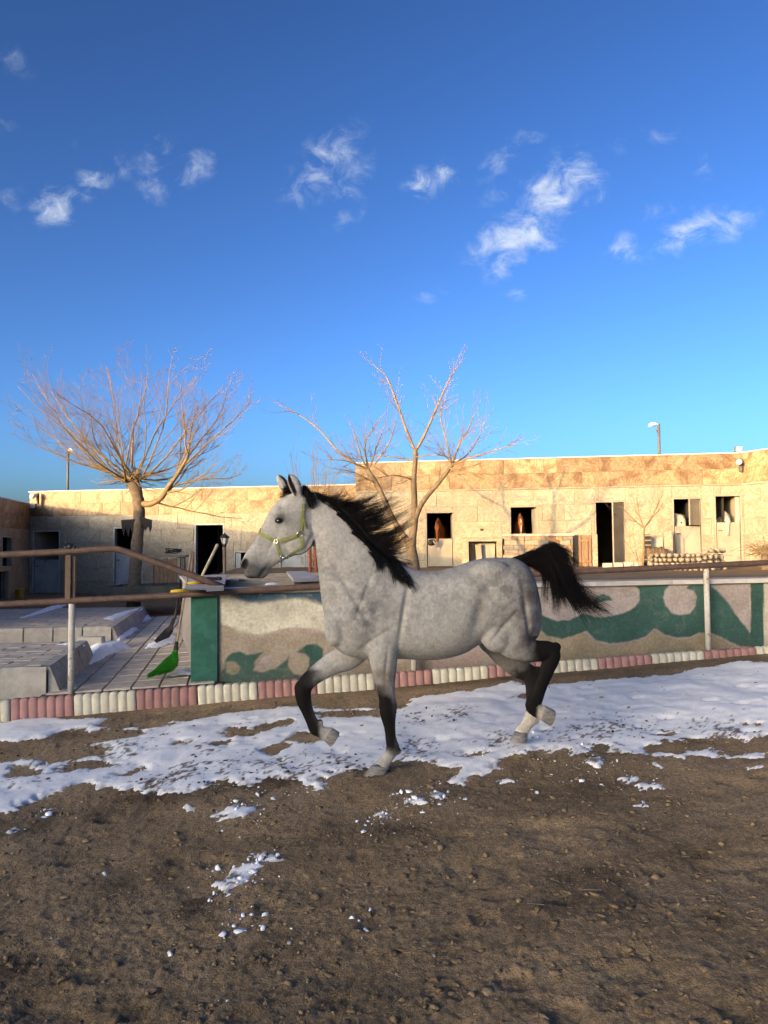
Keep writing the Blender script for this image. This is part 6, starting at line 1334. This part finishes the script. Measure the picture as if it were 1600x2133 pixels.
# feeding niche with boards leaning in it
fn = wroot('feed_niche', 1006, 1180, -.5, 'stone framed feeding niche with boards leaning inside behind the croup', 'niche')
wallbox(fn, 'side_stone', M_trav, 962, 1128, 977, 1182, -.6, -.03); wallbox(fn, 'side_stone', M_trav, 1034, 1126, 1047, 1182, -.6, -.03); wallbox(fn, 'lintel', M_trav, 962, 1122, 1047, 1127.5, -.62, -.03); wallbox(fn, 'back_panel', M_steel, 978, 1128.5, 1033, 1182, -.12, -.06)
for (a, b, tl_) in ((979, 985, 3), (994, 1006, -4), (1012, 1020, 4), (1022, 1030, 2)):
    x0_, z0_ = onw(a, 1182, -.3); x1_, z1_ = onw(b, 1182, -.3); zt_ = onw(a, 1133, -.3)[1]; s_ = tl_ * .014; q = MB().prism([(x0_, z0_), (x1_, z0_), (x1_ + s_, zt_), (x0_ + s_, zt_ - .03)], -.32, -.28); q.v = [tuple(hi.M @ Vector(v)) for v in q.v]; q.local(fn).build('board', M_wood2 if a < 990 else M_cream, fn)
# brown plank gate and stone jamb, doorstep blocks
gt = wroot('plank_gate', 1218, 1180, -.5, 'small orange brown plank gate leaning on the sunlit wall', 'gate')
for i in range(4): wallbox(gt, 'plank', M_wood2, 1205 + 7 * i + .2, 1115 - i % 2, 1212 + 7 * i - .2, 1180, -.5, -.46, .005)
for yy in (1124, 1168): wallbox(gt, 'batten', M_wood2, 1206, yy, 1232, yy + 4, -.53, -.505, .005)
o = wallbox(None, 'stone_slab_upright', M_trav, 1233.5, 1113, 1246, 1180, -.5, -.40); tag(o, 'upright stone slab between the plank gate and the dark doorway', 'slab')
for i in range(4):
    o = wallbox(None, 'doorstep_block', M_conc, 1256 + 22 * i, 1173 - i, 1276 + 22 * i, 1183, -.9, -.7); tag(o, ('leftmost', 'second', 'third', 'rightmost')[i] + ' of the four grey blocks in a row before the dark doorway', 'block', 'blocks before the doorway')
o = wallbox(None, 'marble_panel', M_trav, 1383, 1106, 1403, 1172, -.5, -.42); tag(o, 'tall marble panel leaning on the wall beside the sapling', 'slab')
o = wallbox(None, 'grey_panel', M_conc, 1352, 1119, 1382, 1172, -.28, -.24); tag(o, 'grey board on the wall behind the rolled sack', 'board')
cr_ = wroot('crate', 1348, 1172, -.7, 'dark slatted crate standing beside the sapling', 'crate'); wallbox(cr_, 'back', M_iron, 1341, 1113, 1357, 1180, -.6, -.5)
for i in range(6): wallbox(cr_, 'slat', M_wood, 1340.5, 1114 + 10 * i, 1357.5, 1117 + 10 * i, -.64, -.605, .004)
# rolled sack
sk = wroot('rolled_sack', 1366, 1165, -.9, 'rolled brown sack lying behind the rubble planter', 'sack'); x0_, z0_ = onw(1347, 1152, -.9); x1_, _ = onw(1390, 1152, -.9); rs = np.random.RandomState(5); R = []
for i in range(13):
    u = i / 12; r = .19 + .02 * math.sin(u * 19) - .05 * (u > .9) - .02 * (u < .05); R.append([tuple(hi.M @ Vector((x0_ + (x1_ - x0_) * u, -.9 + r * math.cos(t) * (1 + .1 * math.sin(3 * t + 7 * u)), z0_ + r * .85 * math.sin(t) * (1 + .1 * math.cos(2 * t + 5 * u))))) for t in np.linspace(0, 6.28, 15)[:-1]])
MB().rings(R).local(sk).build('cloth', mat('sack_cloth', (0.17, 0.12, 0.075), .95, c2=(.11, .075, .045), scale=6, bump=.6, bscale=30), sk, smooth=True)
for u in (.35, .7): MB().rings([[tuple((Vector(p) - Vector(c_)) * 1.05 + Vector(c_)) for p, c_ in zip(R[int(u * 12)], [hi.M @ Vector((x0_ + (x1_ - x0_) * u, -.9, z0_))] * 14)], [tuple((Vector(p) - Vector(c_)) * 1.05 + Vector(c_) + hi.M.to_3x3() @ Vector((.04, 0, 0))) for p, c_ in zip(R[int(u * 12)], [hi.M @ Vector((x0_ + (x1_ - x0_) * u, -.9, z0_))] * 14)]], cap=False).local(sk).build('tie', M_iron, sk)
# rubble stone planter: every stone a piece
rp_ = empty('rubble_planter', P(1425, 1188, 19.5), 0, 'low curved planter wall of pale rubble stones at the right', 'planter'); rs = np.random.RandomState(8)
M_rub = mat('rubble_stone', (0.28, 0.245, 0.19), .9, c2=(.2, .17, .13), scale=6, bump=.6, bscale=25, rnd=.25); mb = MB()
for j in range(4):
    px = 1349 + rs.uniform(-3, 3)
    while px < 1506:
        w = rs.uniform(8, 15); tcur = max(0, (px - 1440) / 66); yt = 1152 - 11 * sstep(1440, 1475, px) ; yb_ = 1190; hh = (yb_ - yt) / 4; c = P(px + w / 2, yb_ - hh * (j + .5), 19.5 + .9 * tcur ** 2); sx = w / 1600 * 19.5 / 2 * .96; sz = hh / 1600 * 19.5 / 2 * .98; v = IV * (1 + .12 * rs.randn(len(IV), 1)); v = np.sign(v) * np.abs(v) ** .7
        me = npmesh('stone', v * (sx, .12, sz), IF, False); link('stone', me, M_rub, rp_, c - Vector(rp_.location)); px += w
a_, b_ = P(1352, 1160, 19.62), P(1500, 1156, 20.3); plank(rp_, a_, b_, .5, .12, M_plast, 'mortar_core')
# twig heap on a stump at the right edge
hp_ = empty('twig_heap', P(1592, 1172, 20.0), 0, 'heap of dry brown twigs on a stump at the right edge', 'twigs'); th_ = Hair4(); rs = np.random.RandomState(6); c = np.array(P(1594, 1146, 20.0))
for i in range(90): d = rs.randn(3) * (.26, .16, .10); e = rs.randn(3); e /= np.linalg.norm(e); e[2] *= .5; l = rs.uniform(.12, .35); th_.tube([c + d - e * l, c + d + rs.randn(3) * .02, c + d + e * l], [.008, .007, .003], 4)
th_.build('twigs', M_twig, hp_); q = P(1594, 1170, 20.0); MB().lathe([(.12, -.3), (.10, .0), (.09, .2), (.01, .2)], q, 9).local(hp_).build('stump', M_bark, hp_)
# small bits on the wall
o = wallbox(None, 'junction_box', M_iron, 1000.5, 1101.5, 1007, 1105.5, -.06, -.026, .004); tag(o, 'small dark junction box on the wall between the two chestnuts', 'box')
c = P(899, 1130, 24.4); mb = MB()
for i in range(4): mb.tube([c + Vector((.13 * math.cos(t) * (1 - .2 * i), -.03 * i, .09 * math.sin(t + .4 * i))) for t in np.linspace(0, 5.6, 9)], .016, 5)
tag(mb.build('rope_knot', MATS['black_plastic'], smooth=True), 'knot of black rope hanging on the left sunlit stall door', 'rope')
